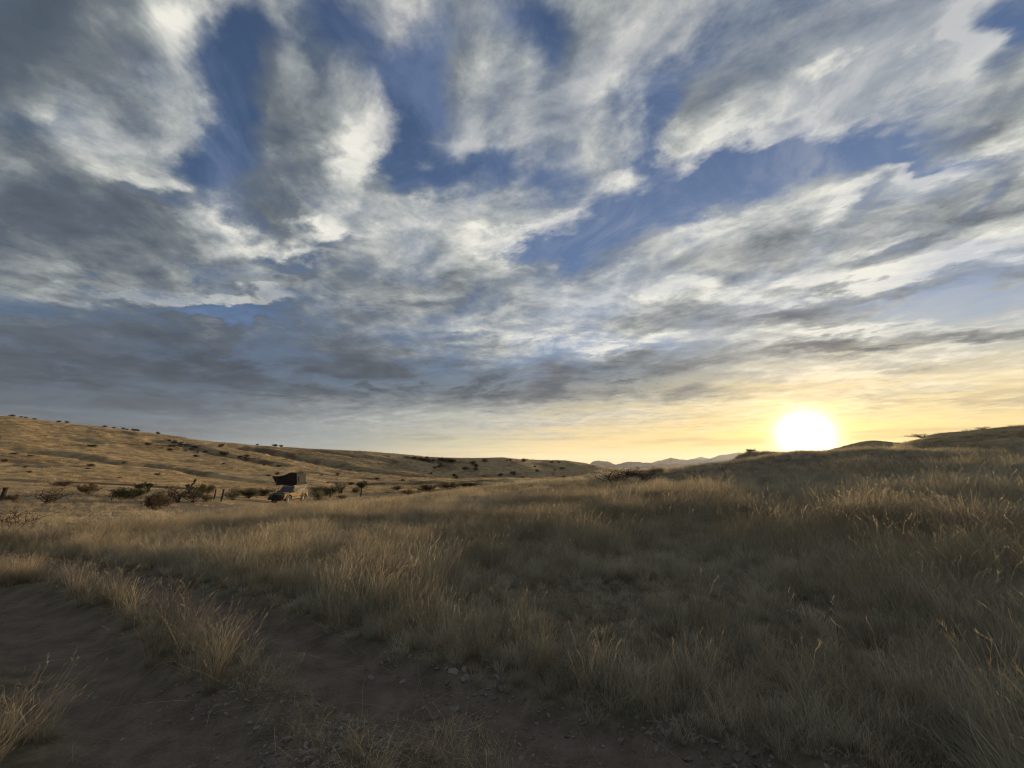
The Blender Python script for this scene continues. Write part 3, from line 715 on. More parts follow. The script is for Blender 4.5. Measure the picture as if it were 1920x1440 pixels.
def tube(V, Fc, pts, r0, r1, n=4):
    b = len(V); k = len(pts)
    for i, q in enumerate(pts):
        q = Vector(q); u = (Vector(pts[min(i+1, k-1)])-Vector(pts[max(i-1, 0)])).normalized()
        s = u.orthogonal().normalized(); w = u.cross(s); r_ = r0+(r1-r0)*i/(k-1)
        for j in range(n):
            a = 2*math.pi*j/n; V.append(q+(s*math.cos(a)+w*math.sin(a))*r_)
    for i in range(k-1):
        for j in range(n): Fc.append((b+i*n+j, b+i*n+(j+1) % n, b+(i+1)*n+(j+1) % n, b+(i+1)*n+j))
def shrub_meshes(seed, W, Hh, leafy, mat, stems=9, twig=5):
    """unit scale in metres: crooked stems from the foot, twigs, and leaf-sized faces round the twigs"""
    rs = random.Random(seed); SV, SF, LV, LF = [], [], [], []
    tips = []
    for i in range(stems):
        a = rs.uniform(0, 6.283); out_ = rs.uniform(.25, 1)*W*.5; h = Hh*rs.uniform(.55, 1.0)*(1-.25*(out_/(W*.5))**2)
        pts = []; j1 = Vector((rs.uniform(-1, 1), rs.uniform(-1, 1), 0))*.12*W
        for k in range(6):
            f = k/5; pts.append(Vector((math.cos(a)*out_*f**1.1, math.sin(a)*out_*f**1.1, h*f**.85))+j1*math.sin(f*3.1)+Vector((rs.gauss(0, .02), rs.gauss(0, .02), 0))*W)
        tube(SV, SF, pts, .022*max(W, 1)**.5, .007, 4)
        for k in range(2, 6):
            for _ in range(twig//2+1):
                d = Vector((rs.gauss(0, 1), rs.gauss(0, 1), rs.uniform(-.2, 1.1))).normalized()
                L_ = rs.uniform(.10, .24)*Hh+.05; q0 = pts[k]; q1 = q0+d*L_*.5+Vector((0, 0, .02)); q2 = q0+d*L_+Vector((rs.gauss(0, .03), rs.gauss(0, .03), .03))
                tube(SV, SF, [q0, q1, q2], .007, .003, 3); tips += [q1, q2]
    for q in tips:
        for _ in range(int(leafy*rs.uniform(.3, 1.7))):
            c = q+Vector((rs.gauss(0, .07), rs.gauss(0, .07), rs.gauss(0, .06)))*max(Hh, .5)
            if c.z < .03: continue
            u = Vector((rs.gauss(0, 1), rs.gauss(0, 1), rs.gauss(0, 1))).normalized(); w = u.orthogonal().normalized()
            s = rs.uniform(.018, .042)*(.7+.4*Hh); b = len(LV)
            LV += [c-u*s, c+w*s*.5, c+u*s, c-w*s*.5]; LF.append((b, b+1, b+2, b+3))
    if leafy >= 6:                       # leafy kinds are clothed down to the ground
        for _ in range(900):
            a = rs.uniform(0, 6.283); q = rs.random()**.5; z = rs.random()**.8
            rr_ = W*.46*q*math.sqrt(max(0, 1-(z*.92)**2.4))*(1+.22*math.sin(3*a+seed)+.15*math.sin(7*a))
            c = Vector((math.cos(a)*rr_, math.sin(a)*rr_, .02+z*Hh*(.86+.14*math.sin(5*a+4*q))))
            u = Vector((rs.gauss(0, 1), rs.gauss(0, 1), rs.gauss(0, 1))).normalized(); w = u.orthogonal().normalized()
            s = rs.uniform(.02, .045)*(.7+.4*Hh); b = len(LV)
            LV += [c-u*s, c+w*s*.5, c+u*s, c-w*s*.5]; LF.append((b, b+1, b+2, b+3))
    return (SV, SF), (LV, LF), mat
SHR = {}
for key, args in {'dense': (201, 1.6, .95, 9, LEAF, 12, 6), 'low': (202, 2.0, .7, 8, DRYLEAF, 12, 5), 'bare': (203, 2.1, 1.2, 1.3, DRYLEAF, 13, 7),
                  'open': (204, 1.7, 1.1, 4, LEAF, 10, 6), 'olive': (205, 1.2, .7, 8, OLIVE, 10, 5), 'small': (206, .9, .8, 8, DRYLEAF, 7, 4)}.items():
    (SV, SF), (LV, LF), m_ = shrub_meshes(*args)
    a = mesh_obj('stems', SV, SF, BARK, linkit=False); b = mesh_obj('foliage', LV, LF, m_, linkit=False)
    zs = [v[2] for v in SV]; xs_ = [v[0] for v in SV]
    SHR[key] = (a.data, b.data, max(xs_)-min(xs_), max(zs))
def put_shrub(kind, px, base, wpx, hpx, label, group, cat='shrub', name='shrub', sky=False, rot=None, rr=None):
    if sky: x, y = sky_line(px)
    elif rr: d = ray(px, base); k = rr/math.hypot(d[0], d[1]); x, y = d[0]*k, d[1]*k
    else: x, y = ground_at(px, base)
    dd = y                                   # depth along the view for the true size
    w, h = wpx*dd/F_PX, hpx*dd/F_PX
    sm, lm, W0, H0 = SHR[kind]
    e = link(bpy.data.objects.new(name, None)); e.empty_display_size = .3
    e.location = (x, y, H1(x, y)-.03)
    e.rotation_euler = (0, 0, rot if rot is not None else (px*1.7) % 6.28)
    s = w/W0; e.scale = (s, s, h/H0)
    for nm, me_ in (('stems', sm), ('foliage', lm)):
        c = bpy.data.objects.new(nm, me_); link(c, e)
    return tag(e, label, cat, group)
VB = 'shrubs in the band along the valley floor'
for a in [
 ('bare', 90, 945, 70, 32, 'spreading dark shrub on two leaning bare trunks, above the left end of the track'),
 ('bare', 18, 1012, 95, 58, 'largest bare twiggy shrub, cut by the left edge of the picture'),
 ('low', 163, 928, 40, 22, 'brown shrub between the two-trunked shrub and the thin metal post'),
 ('dense', 238, 936, 46, 22, 'rounded dark green shrub just right of the thin metal post'),
 ('low', 290, 956, 56, 26, 'low brown mound of a shrub in front of the band, nearest the grass field'),
 ('open', 300, 940, 32, 27, 'upright dark shrub directly behind the low brown mound'),
 ('bare', 333, 942, 56, 36, 'tangled bare shrub in the middle of the thicket left of the vehicle'),
 ('open', 362, 942, 42, 34, 'dark shrub of the thicket below the tall knobbed cactus'),
 ('small', 377, 922, 14, 15, 'small round dark bush at the back of the thicket'),
 ('olive', 388, 941, 20, 16, 'small olive green bush left of the two crooked posts'),
 ('small', 392, 925, 20, 16, 'dark little bush behind the olive green bush'),
 ('open', 436, 938, 30, 26, 'green shrub right of the crooked post, nearest to the front of the vehicle'),
 ('dense', 466, 934, 34, 19, 'dark low shrub half way between the crooked post and the vehicle'),
 ('dense', 494, 930, 28, 14, 'small dark shrub just behind the front of the vehicle'),
 ('olive', 598, 938, 22, 20, 'brown green shrub touching the rear bumper of the vehicle'),
 ('dense', 607, 930, 40, 18, 'dense dark shrub left of the short post behind the vehicle'),
 ('bare', 638, 925, 42, 24, 'reddish bare shrub between the two posts right of the vehicle'),
 ('low', 666, 925, 20, 10, 'flat brown shrub leaning on the right hand post'),
 ('olive', 640, 936, 20, 9, 'pale olive cushion of a bush in front of the reddish bare shrub'),
 ('dense', 678, 917, 20, 15, 'dark cone shaped bush standing alone on the slope above the right hand post'),
 ('low', 745, 920, 30, 9, 'thin brown shrub first to the right of the cone shaped bush'),
 ('open', 766, 929, 30, 13, 'green shrub partly hidden by the field crest below the valley'),
 ('low', 800, 922, 46, 13, 'long low shrub in the middle of the dark row right of the posts'),
 ('low', 842, 919, 44, 14, 'long low shrub towards the right end of the dark row'),
 ('dense', 878, 915, 36, 11, 'last dark shrub of the row, where the field crest cuts the valley off'),
 ('dense', 262, 918, 14, 12, 'little dark bush left of the small leaning cactus'),
 ('low', 118, 912, 34, 9, 'flat dark shrub at the foot of the left hill, above the two-trunked shrub'),
 ('low', 22, 941, 26, 14, 'faint brown shrub beside the thick leaning post at the left edge'),
]:
    put_shrub(*a, VB)
CR = 'bare shrubs along the crest of the near rise'
for a in [('bare', 1150, 912, 74, 34, 'widest bare shrub on the crest in the middle of the picture'),
          ('bare', 1212, 910, 52, 32, 'bare shrub immediately right of the widest one on the crest'),
          ('open', 1190, 896, 60, 20, 'dark shrub behind the two bare ones on the crest'),
          ('open', 1232, 888, 30, 14, 'small dark shrub at the right end behind the crest')]:
    put_shrub(*a, CR)
SKL = 'small bushes on the skyline of the left hill'
ORD = 'first second third fourth fifth sixth seventh eighth ninth tenth eleventh twelfth thirteenth fourteenth fifteenth sixteenth'.split()
for n_, (px, w, h, kd) in enumerate(((4,12,6,'small'),(22,7,4,'small'),(32,7,5,'small'),(48,7,4,'small'),(96,9,5,'small'),(112,12,6,'low'),(186,12,5,'low'),(204,8,4,'small'),(222,10,5,'low'),(230,8,4,'small'),(244,12,6,'dense'),(250,9,5,'small'),(290,9,6,'small'),(480,7,4,'small'),(514,12,7,'dense'),(526,9,6,'small'))):
    put_shrub(kd, px, 0, w*.8, h*.75, 'tiny dark bush on the left hill skyline, %s counted from the left edge' % ORD[n_], SKL, sky=True)
for a in [('dense', 1408, 0, 13, 7, 'leafy little shrub on top of the dark knoll left of the sun'),
          ('bare', 1735, 0, 60, 8, 'wide twiggy shrub on the skyline right of the sun'),
          ('bare', 1852, 0, 26, 5, 'small twiggy shrub on the skyline near the right edge')]:
    put_shrub(*a, 'shrubs on the skyline either side of the sun', sky=True)
rb = random.Random(5)
for i in range(95):                    # dotted over slopes and gullies
    if i < 30: px, py = rb.uniform(800, 1060), rb.uniform(864, 898)
    elif i < 48: px = rb.uniform(775, 850); py = 860+(px-775)*.10+rb.uniform(-3, 5)
    elif i < 62: px = rb.uniform(305, 470); py = 833+(px-305)*.16+rb.uniform(-4, 6)
    else: px = rb.uniform(5, 760); py = rb.uniform(835, 905)+max(0, px-400)*.05-max(0, 400-px)*.02
    w = rb.uniform(5, 12); put_shrub(rb.choice(['small', 'low', 'dense']), px, py, w, w*rb.uniform(.35, .6), *(('tiny dark bush on the shaded far hill right of the gully', 'bushes dotted on the shaded far hill') if i < 30 else
        ('dark bush in the rocky gully where the two hills meet', 'bushes in the gully between the hills') if i < 48 else
        ('dark bush in the scrubby hollow running down from the outcrop', 'bushes below the outcrop of the left hill') if i < 62 else
        ('tiny dark bush on the golden slope of the left hill', 'bushes dotted on the left hill slope')))
# cholla cactus: jointed knobbly stems
CACT = leaf_mat('cactus_skin', (.035,.035,.025), (.07,.065,.04), 0)
def cactus(px, base, hpx, joints, label):
    x, y = ground_at(px, base); k = hpx*y/F_PX
    V, Fc = [], []
    for path, r0 in joints:
        pts = []
        for (a0, b0), (a1, b1) in zip(path[:-1], path[1:]):
            for f in (0, .2, .5, .8): pts.append(((a0+(a1-a0)*f)*k, .04*k*math.sin(a0*9), (b0+(b1-b0)*f)*k))
        pts.append((path[-1][0]*k, 0, path[-1][1]*k))
        b = len(V); n = 7
        for i, q in enumerate(pts):
            q = Vector(q); r_ = r0*k*(.62+.5*abs(math.sin(i*.785)))*(1 if i < len(pts)-1 else .4)
            for j in range(n):
                a = 2*math.pi*j/n; V.append(q+Vector((math.cos(a)*r_, math.sin(a)*r_, .3*r_*math.cos(a))))
        for i in range(len(pts)-1):
            for j in range(n): Fc.append((b+i*n+j, b+i*n+(j+1) % n, b+(i+1)*n+(j+1) % n, b+(i+1)*n+j))
        Fc.append(tuple(b+(len(pts)-1)*n+j for j in range(n)))
    o = mesh_obj('cactus', V, Fc, CACT); o.location = (x, y, H1(x, y)-.05)
    return tag(o, label, 'cactus', 'cacti rising from the shrub band')
cactus(354, 924, 25, [([(0,0),(.02,.3),(.10,.55),(.28,.78),(.32,1.0)], .085), ([(.02,.35),(-.14,.5),(-.16,.62)], .13), ([(.05,.2),(.2,.35),(.22,.45)], .1)], 'tall crooked dark cactus with a knobbed top rising above the thicket')
cactus(277, 922, 16, [([(0,0),(.05,.35),(-.02,.7),(.12,1.0)], .16), ([(.02,.5),(-.22,.75),(-.2,.95)], .13), ([(.05,.5),(.3,.7),(.34,.9)], .13)], 'small stubby cactus with short thick arms left of the thicket')
cactus(266, 915, 12, [([(0,0),(.15,.4),(.35,.8),(.5,1.0)], .14), ([(.1,.4),(-.2,.7)], .11)], 'smallest leaning cactus, behind the stubby one')
# fence posts
WOOD = leaf_mat('weathered_wood', (.045,.035,.028), (.09,.07,.055), 0)
METAL = leaf_mat('rusty_metal', (.05,.035,.028), (.08,.05,.04), 0)
def post(px, base, hpx, wpx, lean, label, name='fence_post', mat=None, crook=.0, flat=False):
    x, y = ground_at(px, base); k = y/F_PX; h = hpx*k; r_ = wpx*k/2
    bm = bmesh.new(); rings = []
    for i in range(7):
        f = i/6; cx_ = lean*h*f + crook*h*math.sin(f*3.1); rad_ = r_*(1.12-.2*f)*(1+.12*math.sin(i*2.3))
        ring = []
        for j in range(8):
            a = 2*math.pi*j/8; qx, qy = math.cos(a)*rad_, math.sin(a)*rad_*(.35 if flat else 1)
            ring.append(bm.verts.new((cx_+qx, qy, -.25+(h+.25)*f+(.12*r_*math.sin(j*1.9) if i == 6 else 0))))
        rings.append(ring)
    for q, w_ in zip(rings[:-1], rings[1:]):
        for j in range(8): bm.faces.new((q[j], q[(j+1) % 8], w_[(j+1) % 8], w_[j]))
    bm.faces.new(rings[-1])
    me_ = bpy.data.meshes.new(name); bm.to_mesh(me_); bm.free(); me_.materials.append(mat or WOOD)
    o = link(bpy.data.objects.new(name, me_)); o.location = (x, y, H1(x, y))
    return tag(o, label, 'post', 'posts of the old fence line')
post(3, 940, 24, 7.5, .10, 'thick dark wooden post leaning at the left edge of the picture')
post(208.5, 941, 17, 1.5, .0, 'thin straight metal stake among the shrubs left of the thicket', 'metal_stake', METAL, flat=True)
post(400, 936, 17, 2.4, .12, 'thinner of the two crooked posts left of the vehicle', crook=.04)
post(412.5, 941, 22, 3.4, .16, 'thicker crooked post standing left of the vehicle', crook=.05)
post(619, 933, 13, 3, .02, 'short dark post next to the dense shrub behind the vehicle')
post(675.5, 932, 14, 2.6, .08, 'leaning post farthest to the right, below the cone shaped bush', crook=.03)
# rocks on the left hill
RK = leaf_mat('outcrop_rock', (.07,.055,.045), (.15,.12,.10), 0)
rb = random.Random(9)
for i, (px, py, w) in enumerate([(318,826,8),(328,829,12),(336,837,8),(341,832,14),(352,836,13),(360,842,10),(372,848,8),(798,861,7),(806,866,11),(822,868,7),(450,857,8),(465,861,7)]):
    x, y = ground_at(px, py, 60); k = y/F_PX; o = stone('rock', 300+i, .55, 2, .16, RK, True)
    s = w*k/2; o.scale = (s, s, s); o.location = (x, y, H1(x, y)); o.rotation_euler = (0, .1, rb.uniform(0, 6))
    tag(o, 'dark rock of the outcrop near the left hill skyline, %s from its left end' % ORD[i] if i < 7 else ('%s dark rock at the gully where the two hills meet' % ('leftmost', 'largest, middle', 'rightmost')[i-7] if i < 10 else '%s of two dark rocks on the slope below the outcrop' % ('left', 'right')[i-10]), 'rock', ['rocks of the hillside outcrop','rocks at the gully','rocks below the outcrop'][0 if i < 7 else 1 if i < 10 else 2])
# glinting dry stalks in the right foreground
GL, t, out = material('glinting_stalk')
tl = t.new('ShaderNodeBsdfTranslucent'); tl.inputs[0].default_value = (.85,.80,.68,1)
df = t.new('ShaderNodeBsdfDiffuse'); df.inputs[0].default_value = (.42,.37,.28,1)
gl_ = t.new('ShaderNodeBsdfGlossy'); gl_.inputs['Roughness'].default_value = .25; gl_.inputs[0].default_value = (1,.93,.8,1)
mx = t.new('ShaderNodeMixShader'); mx.inputs[0].default_value = .5; mx2 = t.new('ShaderNodeMixShader'); mx2.inputs[0].default_value = .12
t.l.new(df.outputs[0], mx.inputs[1]); t.l.new(tl.outputs[0], mx.inputs[2]); t.l.new(mx.outputs[0], mx2.inputs[1]); t.l.new(gl_.outputs[0], mx2.inputs[2]); t.l.new(mx2.outputs[0], out.inputs[0])
def stalk(px, base, hpx, dx, label, sd):
    x, y = ground_at(px, base); k = y/F_PX; h = hpx*k; rs = random.Random(sd)
    V, Fc, V2, F2 = [], [], [], []
    def path(f): return Vector((dx*k*f**1.6, -.05*h*f, h*f*(1-.08*f*f)))
    tube(V, Fc, [path(i/9) for i in range(10)], .0026, .0014, 4)
    for i in range(4):
        f = (.62, .76, .9, 1.0)[i]-rs.uniform(0, .06); q = path(f); s = rs.choice((-1, 1))*rs.uniform(.3, 1); L_ = rs.uniform(.03, .07)
        pts = [q+Vector((s*L_*g*.9, 0, L_*.65*math.sin(g*2.4))) for g in (0, .25, .5, .75, 1)]
        tube(V2, F2, pts, .0022, .0010, 4)
    e = link(bpy.data.objects.new('grass_stalk', None)); e.location = (x, y, H1(x, y)); e.empty_display_size = .1
    mesh_obj('stem', V, Fc, STRAW, e); mesh_obj('curled_leaves', V2, F2, GL, e)
    tag(e, label, 'grass stalk', 'stalks with glinting curled leaves')
stalk(1535, 1235, 112, -40, 'stalk with glinting curls arching left, leftmost of the bright ones', 1)
stalk(1512, 1225, 72, -20, 'shorter glinting stalk just left of the arching one', 2)
stalk(1578, 1240, 105, -4, 'straight upright stalk with a white glinting tip', 3)
stalk(1590, 1300, 82, -34, 'glinting stalk lower down below the straight upright one', 4)
stalk(1780, 1250, 86, -18, 'glinting stalk beside the bluish grass towards the right', 5)
stalk(1835, 1262, 78, -24, 'rightmost stalk ending in a single bright arch', 6)
stalk(1765, 1320, 86, -12, 'lowest of the glinting stalks on the right', 7)
stalk(1668, 1240, 84, -10, 'faintly glinting stalk between the upright one and the bluish grass', 8)
# ------------------------------------------------------------------ the off-road vehicle
def paint(name, col, rough=.4, metal=0., coat=0., spec=.5):
    m, t, out = material(name); bs = t.new('ShaderNodeBsdfPrincipled')
    geo = t.new('ShaderNodeNewGeometry'); n = t.noise(geo.outputs['Position'], 2.2, 6, .6).outputs['Fac']
    dust = tuple(c*.7+d*.3 for c, d in zip(col, (.10,.075,.05)))
    t.l.new(t.mix(t.mr(n, .42, .7), col, dust), bs.inputs['Base Color'])
    t.put(bs.inputs['Roughness'], t.mr(n, .3, .7, rough, min(1, rough+.3))); bs.inputs['Metallic'].default_value = metal
    bs.inputs['Coat Weight'].default_value = coat; bs.inputs['Specular IOR Level'].default_value = spec
    t.l.new(bs.outputs[0], out.inputs[0]); return m
GOLD = paint('beige_paint', (.20,.148,.075), .7, .0, .0, .10); BLACK = paint('black_plastic', (.02,.02,.02), .8, spec=.12)
CHROME = paint('wheel_alloy', (.25,.24,.23), .5, .2); RUBBER = paint('rubber', (.022,.02,.02), .85)
GLASS = paint('window_glass', (.04,.042,.045), .22, 0, 0, .35); LAMP = paint('headlamp_glass', (.10,.105,.11), .3); SIDEG = paint('dusty_side_glass', (.030,.028,.028), .5, 0, 0, .10); RED = paint('tail_lamp', (.30,.02,.02), .25)
WHITE = paint('pale_rack_metal', (.26,.23,.18), .8, spec=.1); CANVAS = paint('tent_canvas', (.030,.034,.030), .95, spec=.05); DARKCAN = paint('dark_canvas', (.024,.017,.017), .95, spec=.05)
car = link(bpy.data.objects.new('off_road_vehicle', None)); car.empty_display_size = 1
CX, CY = -26.85, 50.0
car.rotation_euler = (0, 0, R(-90-6))        # local +x is the nose
car.location = (CX, CY, H1(CX, CY)+.10)
tag(car, 'beige off-road vehicle parked on the valley track, nose towards the camera', 'car')
def box(bm, x0, x1, y0, y1, z0, z1):
    v = [bm.verts.new((x, y, z)) for x in (x0, x1) for y in (y0, y1) for z in (z0, z1)]
    for f in ((0,1,3,2),(4,6,7,5),(0,4,5,1),(2,3,7,6),(0,2,6,4),(1,5,7,3)): bm.faces.new([v[i] for i in f])
def from_bm(name, bm, mat, parent, bevel=0.):
    if bevel: bmesh.ops.bevel(bm, geom=bm.edges[:], offset=bevel, segments=2, affect='EDGES', clamp_overlap=True)
    bmesh.ops.recalc_face_normals(bm, faces=bm.faces[:])
    me_ = bpy.data.meshes.new(name); bm.to_mesh(me_); bm.free(); me_.materials.append(mat)
    o = bpy.data.objects.new(name, me_); return link(o, parent)
def B(name, mat, parent, *boxes, bevel=.01):
    bm = bmesh.new()
    for b in boxes: box(bm, *b)
    return from_bm(name, bm, mat, parent, bevel)
# lower body: side profile with wheel arches, lofted across the width
def profile():
    P_ = [(-2.32,.62),(-2.36,.78),(-2.34,1.12),(-2.26,1.22),(.95,1.22),(1.1,1.24),(2.18,1.14),(2.30,1.02),(2.32,.70),(2.26,.60),(1.94,.56)]
    for k in range(9): a = math.pi*k/8; P_.append((1.42+.50*math.cos(a), .56+.46*math.sin(a)))
    P_.append((.92,.50)); P_.append((-.92,.50))
    for k in range(9): a = math.pi*k/8; P_.append((-1.42+.50*math.cos(a), .56+.46*math.sin(a)))
    return P_
bm = bmesh.new(); P_ = profile(); rings = []
for yy, tuck in ((-.93,.0),(-.965,.0),(.965,.0),(.93,.0)):
    inset = .0 if abs(yy) > .94 else .03
    rings.append([bm.verts.new((x-math.copysign(inset, x), yy, z-(inset if z > 1 else 0))) for x, z in P_])
order = [0, 1, 2, 3]
for a, b in zip(order[:-1], order[1:]):
    n = len(P_)
    for i in range(n): bm.faces.new((rings[a][i], rings[a][(i+1) % n], rings[b][(i+1) % n], rings[b][i]))
for rg, in ((rings[0],), (rings[3],)):
    f = bm.faces.new(rg); bmesh.ops.triangulate(bm, faces=[f])
body = from_bm('body', bm, GOLD, car)
# cabin with raked screen and slightly leaning sides
def cabin(bm, x0, x1, xt0, xt1, z0, z1, y0, y1):
    v = [bm.verts.new(q) for q in ((x0,-y0,z0),(x1,-y0,z0),(x1,y0,z0),(x0,y0,z0),(xt0,-y1,z1),(xt1,-y1,z1),(xt1,y1,z1),(xt0,y1,z1))]
    for f in ((0,1,2,3),(4,5,6,7),(0,1,5,4),(1,2,6,5),(2,3,7,6),(3,0,4,7)): bm.faces.new([v[i] for i in f])
bm = bmesh.new(); cabin(bm, -2.24, .98, -1.98, .36, 1.21, 1.86, .92, .78); from_bm('cabin', bm, GOLD, car, .035)
bm = bmesh.new(); cabin(bm, -2.0, .40, -1.95, .34, 1.865, 1.93, .76, .70); from_bm('roof', bm, WHITE, car, .02)
# side windows: lie on the leaning cabin side, three a side
def quad_slab(name, pts, nrm, th, mat, parent):
    bm = bmesh.new(); a = [bm.verts.new(Vector(q)) for q in pts]; b = [bm.verts.new(Vector(q)+Vector(nrm)*th) for q in pts]
    bm.faces.new(a); bm.faces.new(b[::-1]); n = len(pts)
    for i in range(n): bm.faces.new((a[i], a[(i+1) % n], b[(i+1) % n], b[i]))
    return from_bm(name, bm, mat, parent)
def yside(z): return .92-(.14)*(z-1.21)/.65
for s in (1, -1):
    for xa, xb, xta, xtb in ((-2.02,-1.16,-1.86,-1.16),(-1.06,-.30,-1.06,-.30),(-.20,.74,-.20,.36)):
        w = quad_slab('side_window', [(xa, s*(yside(1.29)-.005), 1.29), (xb, s*(yside(1.29)-.005), 1.29), (xtb, s*(yside(1.77)-.005), 1.77), (xta, s*(yside(1.77)-.005), 1.77)], (0, s, .2), .018, SIDEG, car)
    B('door_mirror', WHITE if s > 0 else BLACK, car, (.60,.74, s*1.02-.09, s*1.02+.09, 1.26,1.44), bevel=.02)
    for x0 in (-.28, -1.1): B('door_handle', BLACK, car, (x0,x0+.16, s*.972-.012, s*.972+.012, 1.06,1.10), bevel=.004)
    B('side_moulding', BLACK, car, (-.90,.90, s*.975-.014, s*.975+.014, .74,.80), bevel=.005)
    B('side_step', BLACK, car, (-.90,.90, s*.96-.07, s*.96+.07, .40,.46), bevel=.01)
    for xx in (1.42, -1.42):
        bm = bmesh.new(); r1, r2 = .50, .57; prev = None      # flared arch
        for k in range(13):
            a = math.pi*k/12; c_, s_ = math.cos(a), math.sin(a)
            ring = [bm.verts.new((xx+c_*r, s*yy, .56+s_*r*.93)) for r, yy in ((r1,.95),(r1,1.02),(r2,1.0),(r2,.95))]
            if prev:
                for j in range(4): bm.faces.new((prev[j], prev[(j+1) % 4], ring[(j+1) % 4], ring[j]))
            else: bm.faces.new(ring)
            prev = ring
        bm.faces.new(prev); from_bm('wheel_arch', bm, GOLD, car)
quad_slab('windscreen', [(.965,-.82,1.26),(.965,.82,1.26),(.42,.72,1.80),(.42,-.72,1.80)], (.7,0,.7), .02, GLASS, car)
quad_slab('rear_window', [(-2.235,-.76,1.30),(-2.235,.76,1.30),(-2.045,.68,1.76),(-2.045,-.68,1.76)], (-.9,0,.3), .02, GLASS, car)
B('bonnet', GOLD, car, (1.05,2.16,-.78,.78,1.19,1.265), bevel=.03)
g = B('grille', BLACK, car, (2.29,2.345,-.50,.50,.86,1.04)); 
for k in range(4): B('grille_bar', CHROME, g, (2.347,2.36,-.47,.47,.88+k*.04,.892+k*.04), bevel=.002)
for s in (1, -1):
    B('headlight', LAMP, car, (2.29,2.35,s*.70-.15,s*.70+.15,.87,1.04), bevel=.02)
    B('indicator', RED, car, (-2.385,-2.33,s*.84-.07,s*.84+.07,.80,1.12), bevel=.01)
B('front_bumper', BLACK, car, (2.28,2.52,-.94,.94,.50,.78), (2.50,2.56,-.38,.38,.78,1.10), bevel=.03)
B('rear_bumper', WHITE, car, (-2.50,-2.30,-.90,.90,.50,.68), bevel=.03)
B('chassis', BLACK, car, (-2.2,2.2,-.42,.42,.34,.56), bevel=.02)
# spare wheel on the back and the four road wheels
def wheel(parent, x, y, z, name='wheel', axis='y', w=.28, r=.46):
    e = link(bpy.data.objects.new(name, None), parent); e.location = (x, y, z)
    def lathe(nm, prof, mat, n=28):
        bm = bmesh.new(); rg = []
        for k in range(n):
            a = 2*math.pi*k/n
            rg.append([bm.verts.new((math.cos(a)*q[0], q[1], math.sin(a)*q[0]) if axis == 'y' else (q[1], math.cos(a)*q[0], math.sin(a)*q[0])) for q in prof])
        for k in range(n):
            for j in range(len(prof)-1): bm.faces.new((rg[k][j], rg[(k+1) % n][j], rg[(k+1) % n][j+1], rg[k][j+1]))
        return from_bm(nm, bm, mat, e)
    h = w/2
    lathe('tyre', [(.21,-h*.8),(.24,-h),(r-.06,-h),(r,-h*.7),(r,h*.7),(r-.06,h),(.24,h),(.21,h*.8),(.21,-h*.8)], RUBBER)
    sg = 1 if y > 0 or axis == 'x' else -1
    if axis == 'x': sg = -1
    lathe('rim', [(.235,sg*h*.9),(.20,sg*h*.55),(.17,sg*h*.35),(.08,sg*h*.6),(.05,sg*h*.95),(.0005,sg*h*.97)], CHROME, 24)
    return e
for x in (1.42, -1.42):
    for y in (.82, -.82): wheel(car, x, y, .44)
wheel(car, -2.50, .30, .98, 'spare_wheel', 'x', .22, .36)
# roof rack: lifts the tent off the roof
rk = link(bpy.data.objects.new('roof_rack', None), car); rk.location = (0, 0, 0)
for yy in (-.70, .70): B('side_rail', WHITE, rk, (-2.08,.42,yy-.025,yy+.025,1.985,2.045))
for xx in (-1.75,-1.0,-.25,.30): B('cross_bar', BLACK, rk, (xx-.03,xx+.03,-.674,.674,1.99,2.03), bevel=.004)
for xx in (-1.7,.2):
    for yy in (-.70,.70): B('foot', BLACK, rk, (xx-.04,xx+.04,yy-.03,yy+.03,1.90,1.984), bevel=.004)
# ------------------------------------------------------------------ the roof tent, folded open over the side away from the sun
tent = link(bpy.data.objects.new('roof_tent', None)); tent.empty_display_size = 1
tent.rotation_euler = car.rotation_euler; tent.location = car.location + Vector((0, 0, 2.05))
tag(tent, 'dark canvas roof tent opened sideways on top of the beige vehicle', 'tent')
# local axes as the vehicle: x along it, y>0 = sunlit side; the floor reaches out over y<0
X0, X1 = -1.80, .05
B('floor_panel', BLACK, tent, (X0,X1,-1.95,.78,.01,.10), bevel=.01)
sec = [(.78,.10),(.60,1.42),(-.05,1.50),(-1.15,1.10),(-1.98,.92),(-1.82,.10)]
bm = bmesh.new(); a = [bm.verts.new((X0+.02, y, z)) for y, z in sec]; b = [bm.verts.new((X1-.02, y, z)) for y, z in sec]
xm = [bm.verts.new(((X0+X1)/2, y*1.01, z-(.03 if z > .5 else 0))) for y, z in sec]
n = len(sec)
for u, v_ in ((a, xm), (xm, b)):
    for i in range(n): bm.faces.new((u[i], u[(i+1) % n], v_[(i+1) % n], v_[i]))
bm.faces.new(a[::-1]); bm.faces.new(b)
from_bm('canopy', bm, DARKCAN, tent)
quad_slab('side_wall', [(X0+.03,.786,.12),(X1-.03,.786,.12),(X1-.03,.612,1.39),(X0+.03,.612,1.39)], (0,1,.14), .02, CANVAS, tent)
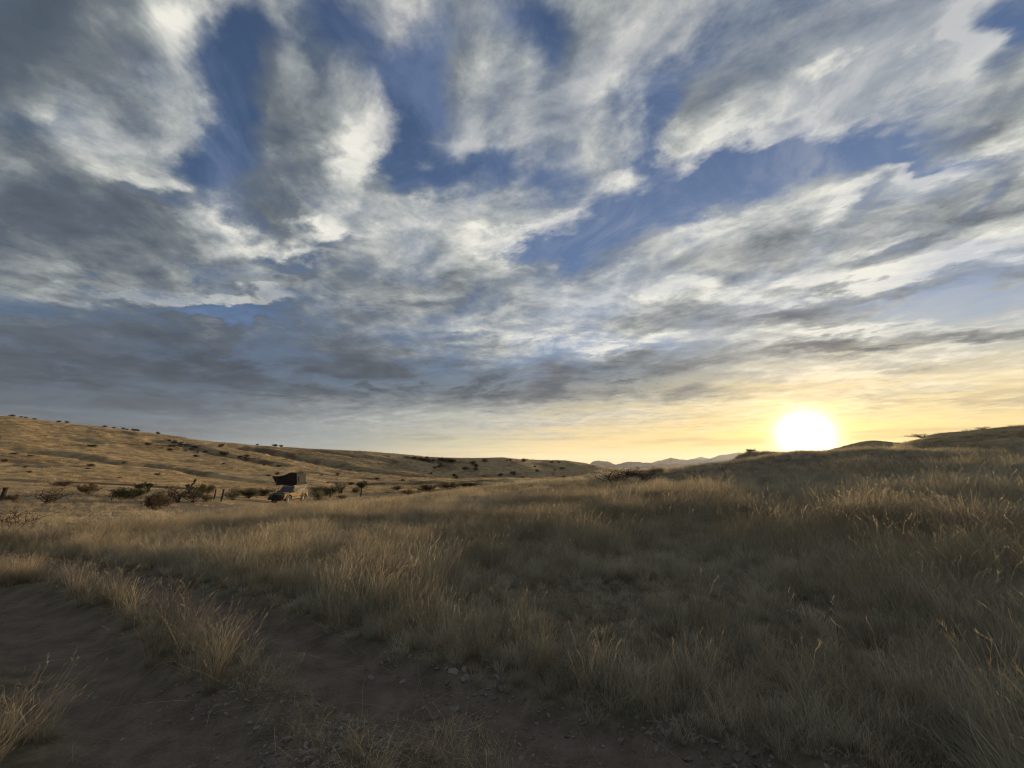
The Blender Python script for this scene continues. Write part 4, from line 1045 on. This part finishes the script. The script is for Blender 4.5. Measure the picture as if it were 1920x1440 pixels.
quad_slab('wall_window', [(X0+.40,.778,.35),(X1-.40,.778,.35),(X1-.40,.69,1.02),(X0+.40,.69,1.02)], (0,1,.14), .038, BLACK, tent)
# awning flap held out over the entrance
quad_slab('awning', [(X0,-1.97,.93),(X1,-1.97,.93),(X1+.02,-2.52,1.02),(X0-.02,-2.52,1.02)], (0,0,1), .03, DARKCAN, tent)
quad_slab('front_flap', [(X1,-1.82,.10),(X1,-1.97,.92),(X1,-2.50,1.0)], (1,0,0), .02, DARKCAN, tent)
B('cover_edge', WHITE, tent, (X0-.10,X0+.0,.70,.90,.12,.28), bevel=.02)
for q in (X0+.1, X1-.1):
    V_, F_ = [], []; tube(V_, F_, [(q,-1.85,.12),(q,-2.50,1.0)], .014, .014, 6); mesh_obj('awning_rod', V_, F_, BLACK, tent)
ld = link(bpy.data.objects.new('ladder', None), tent)
for q in (-.62,-.24):
    V_, F_ = [], []; tube(V_, F_, [(q,-1.88,.12),(q,-2.25,-2.0)], .025, .025, 6); mesh_obj('rail', V_, F_, WHITE if q > -.4 else BLACK, ld)
for k in range(7):
    f = (k+.5)/7; V_, F_ = [], []; yy, zz = -1.88-.37*f, .12-2.12*f
    tube(V_, F_, [(-.62,yy,zz),(-.24,yy,zz)], .018, .018, 6); mesh_obj('rung', V_, F_, WHITE, ld)
# low swag of bags under the tent's overhang, at the screen
# ------------------------------------------------------------------ haze
bm = bmesh.new(); S_ = 13500
top = max(max((o.matrix_world @ Vector(c)).z for c in o.bound_box) for o in scene.objects if o.type == 'MESH')+20
box(bm, -S_, S_, -S_, S_, -150, top)
bmesh.ops.recalc_face_normals(bm, faces=bm.faces[:])
me_ = bpy.data.meshes.new('haze'); bm.to_mesh(me_); bm.free()
hm, t, out = material('haze')
vol = t.new('ShaderNodeVolumePrincipled'); vol.inputs['Density'].default_value = 3.6e-5
vol.inputs['Color'].default_value = (.88, .92, .98, 1); vol.inputs['Anisotropy'].default_value = .25
t.l.new(vol.outputs[0], out.inputs['Volume']); me_.materials.append(hm)
tag(link(bpy.data.objects.new('haze', me_)), 'thin evening haze over the whole landscape', kind='stuff')
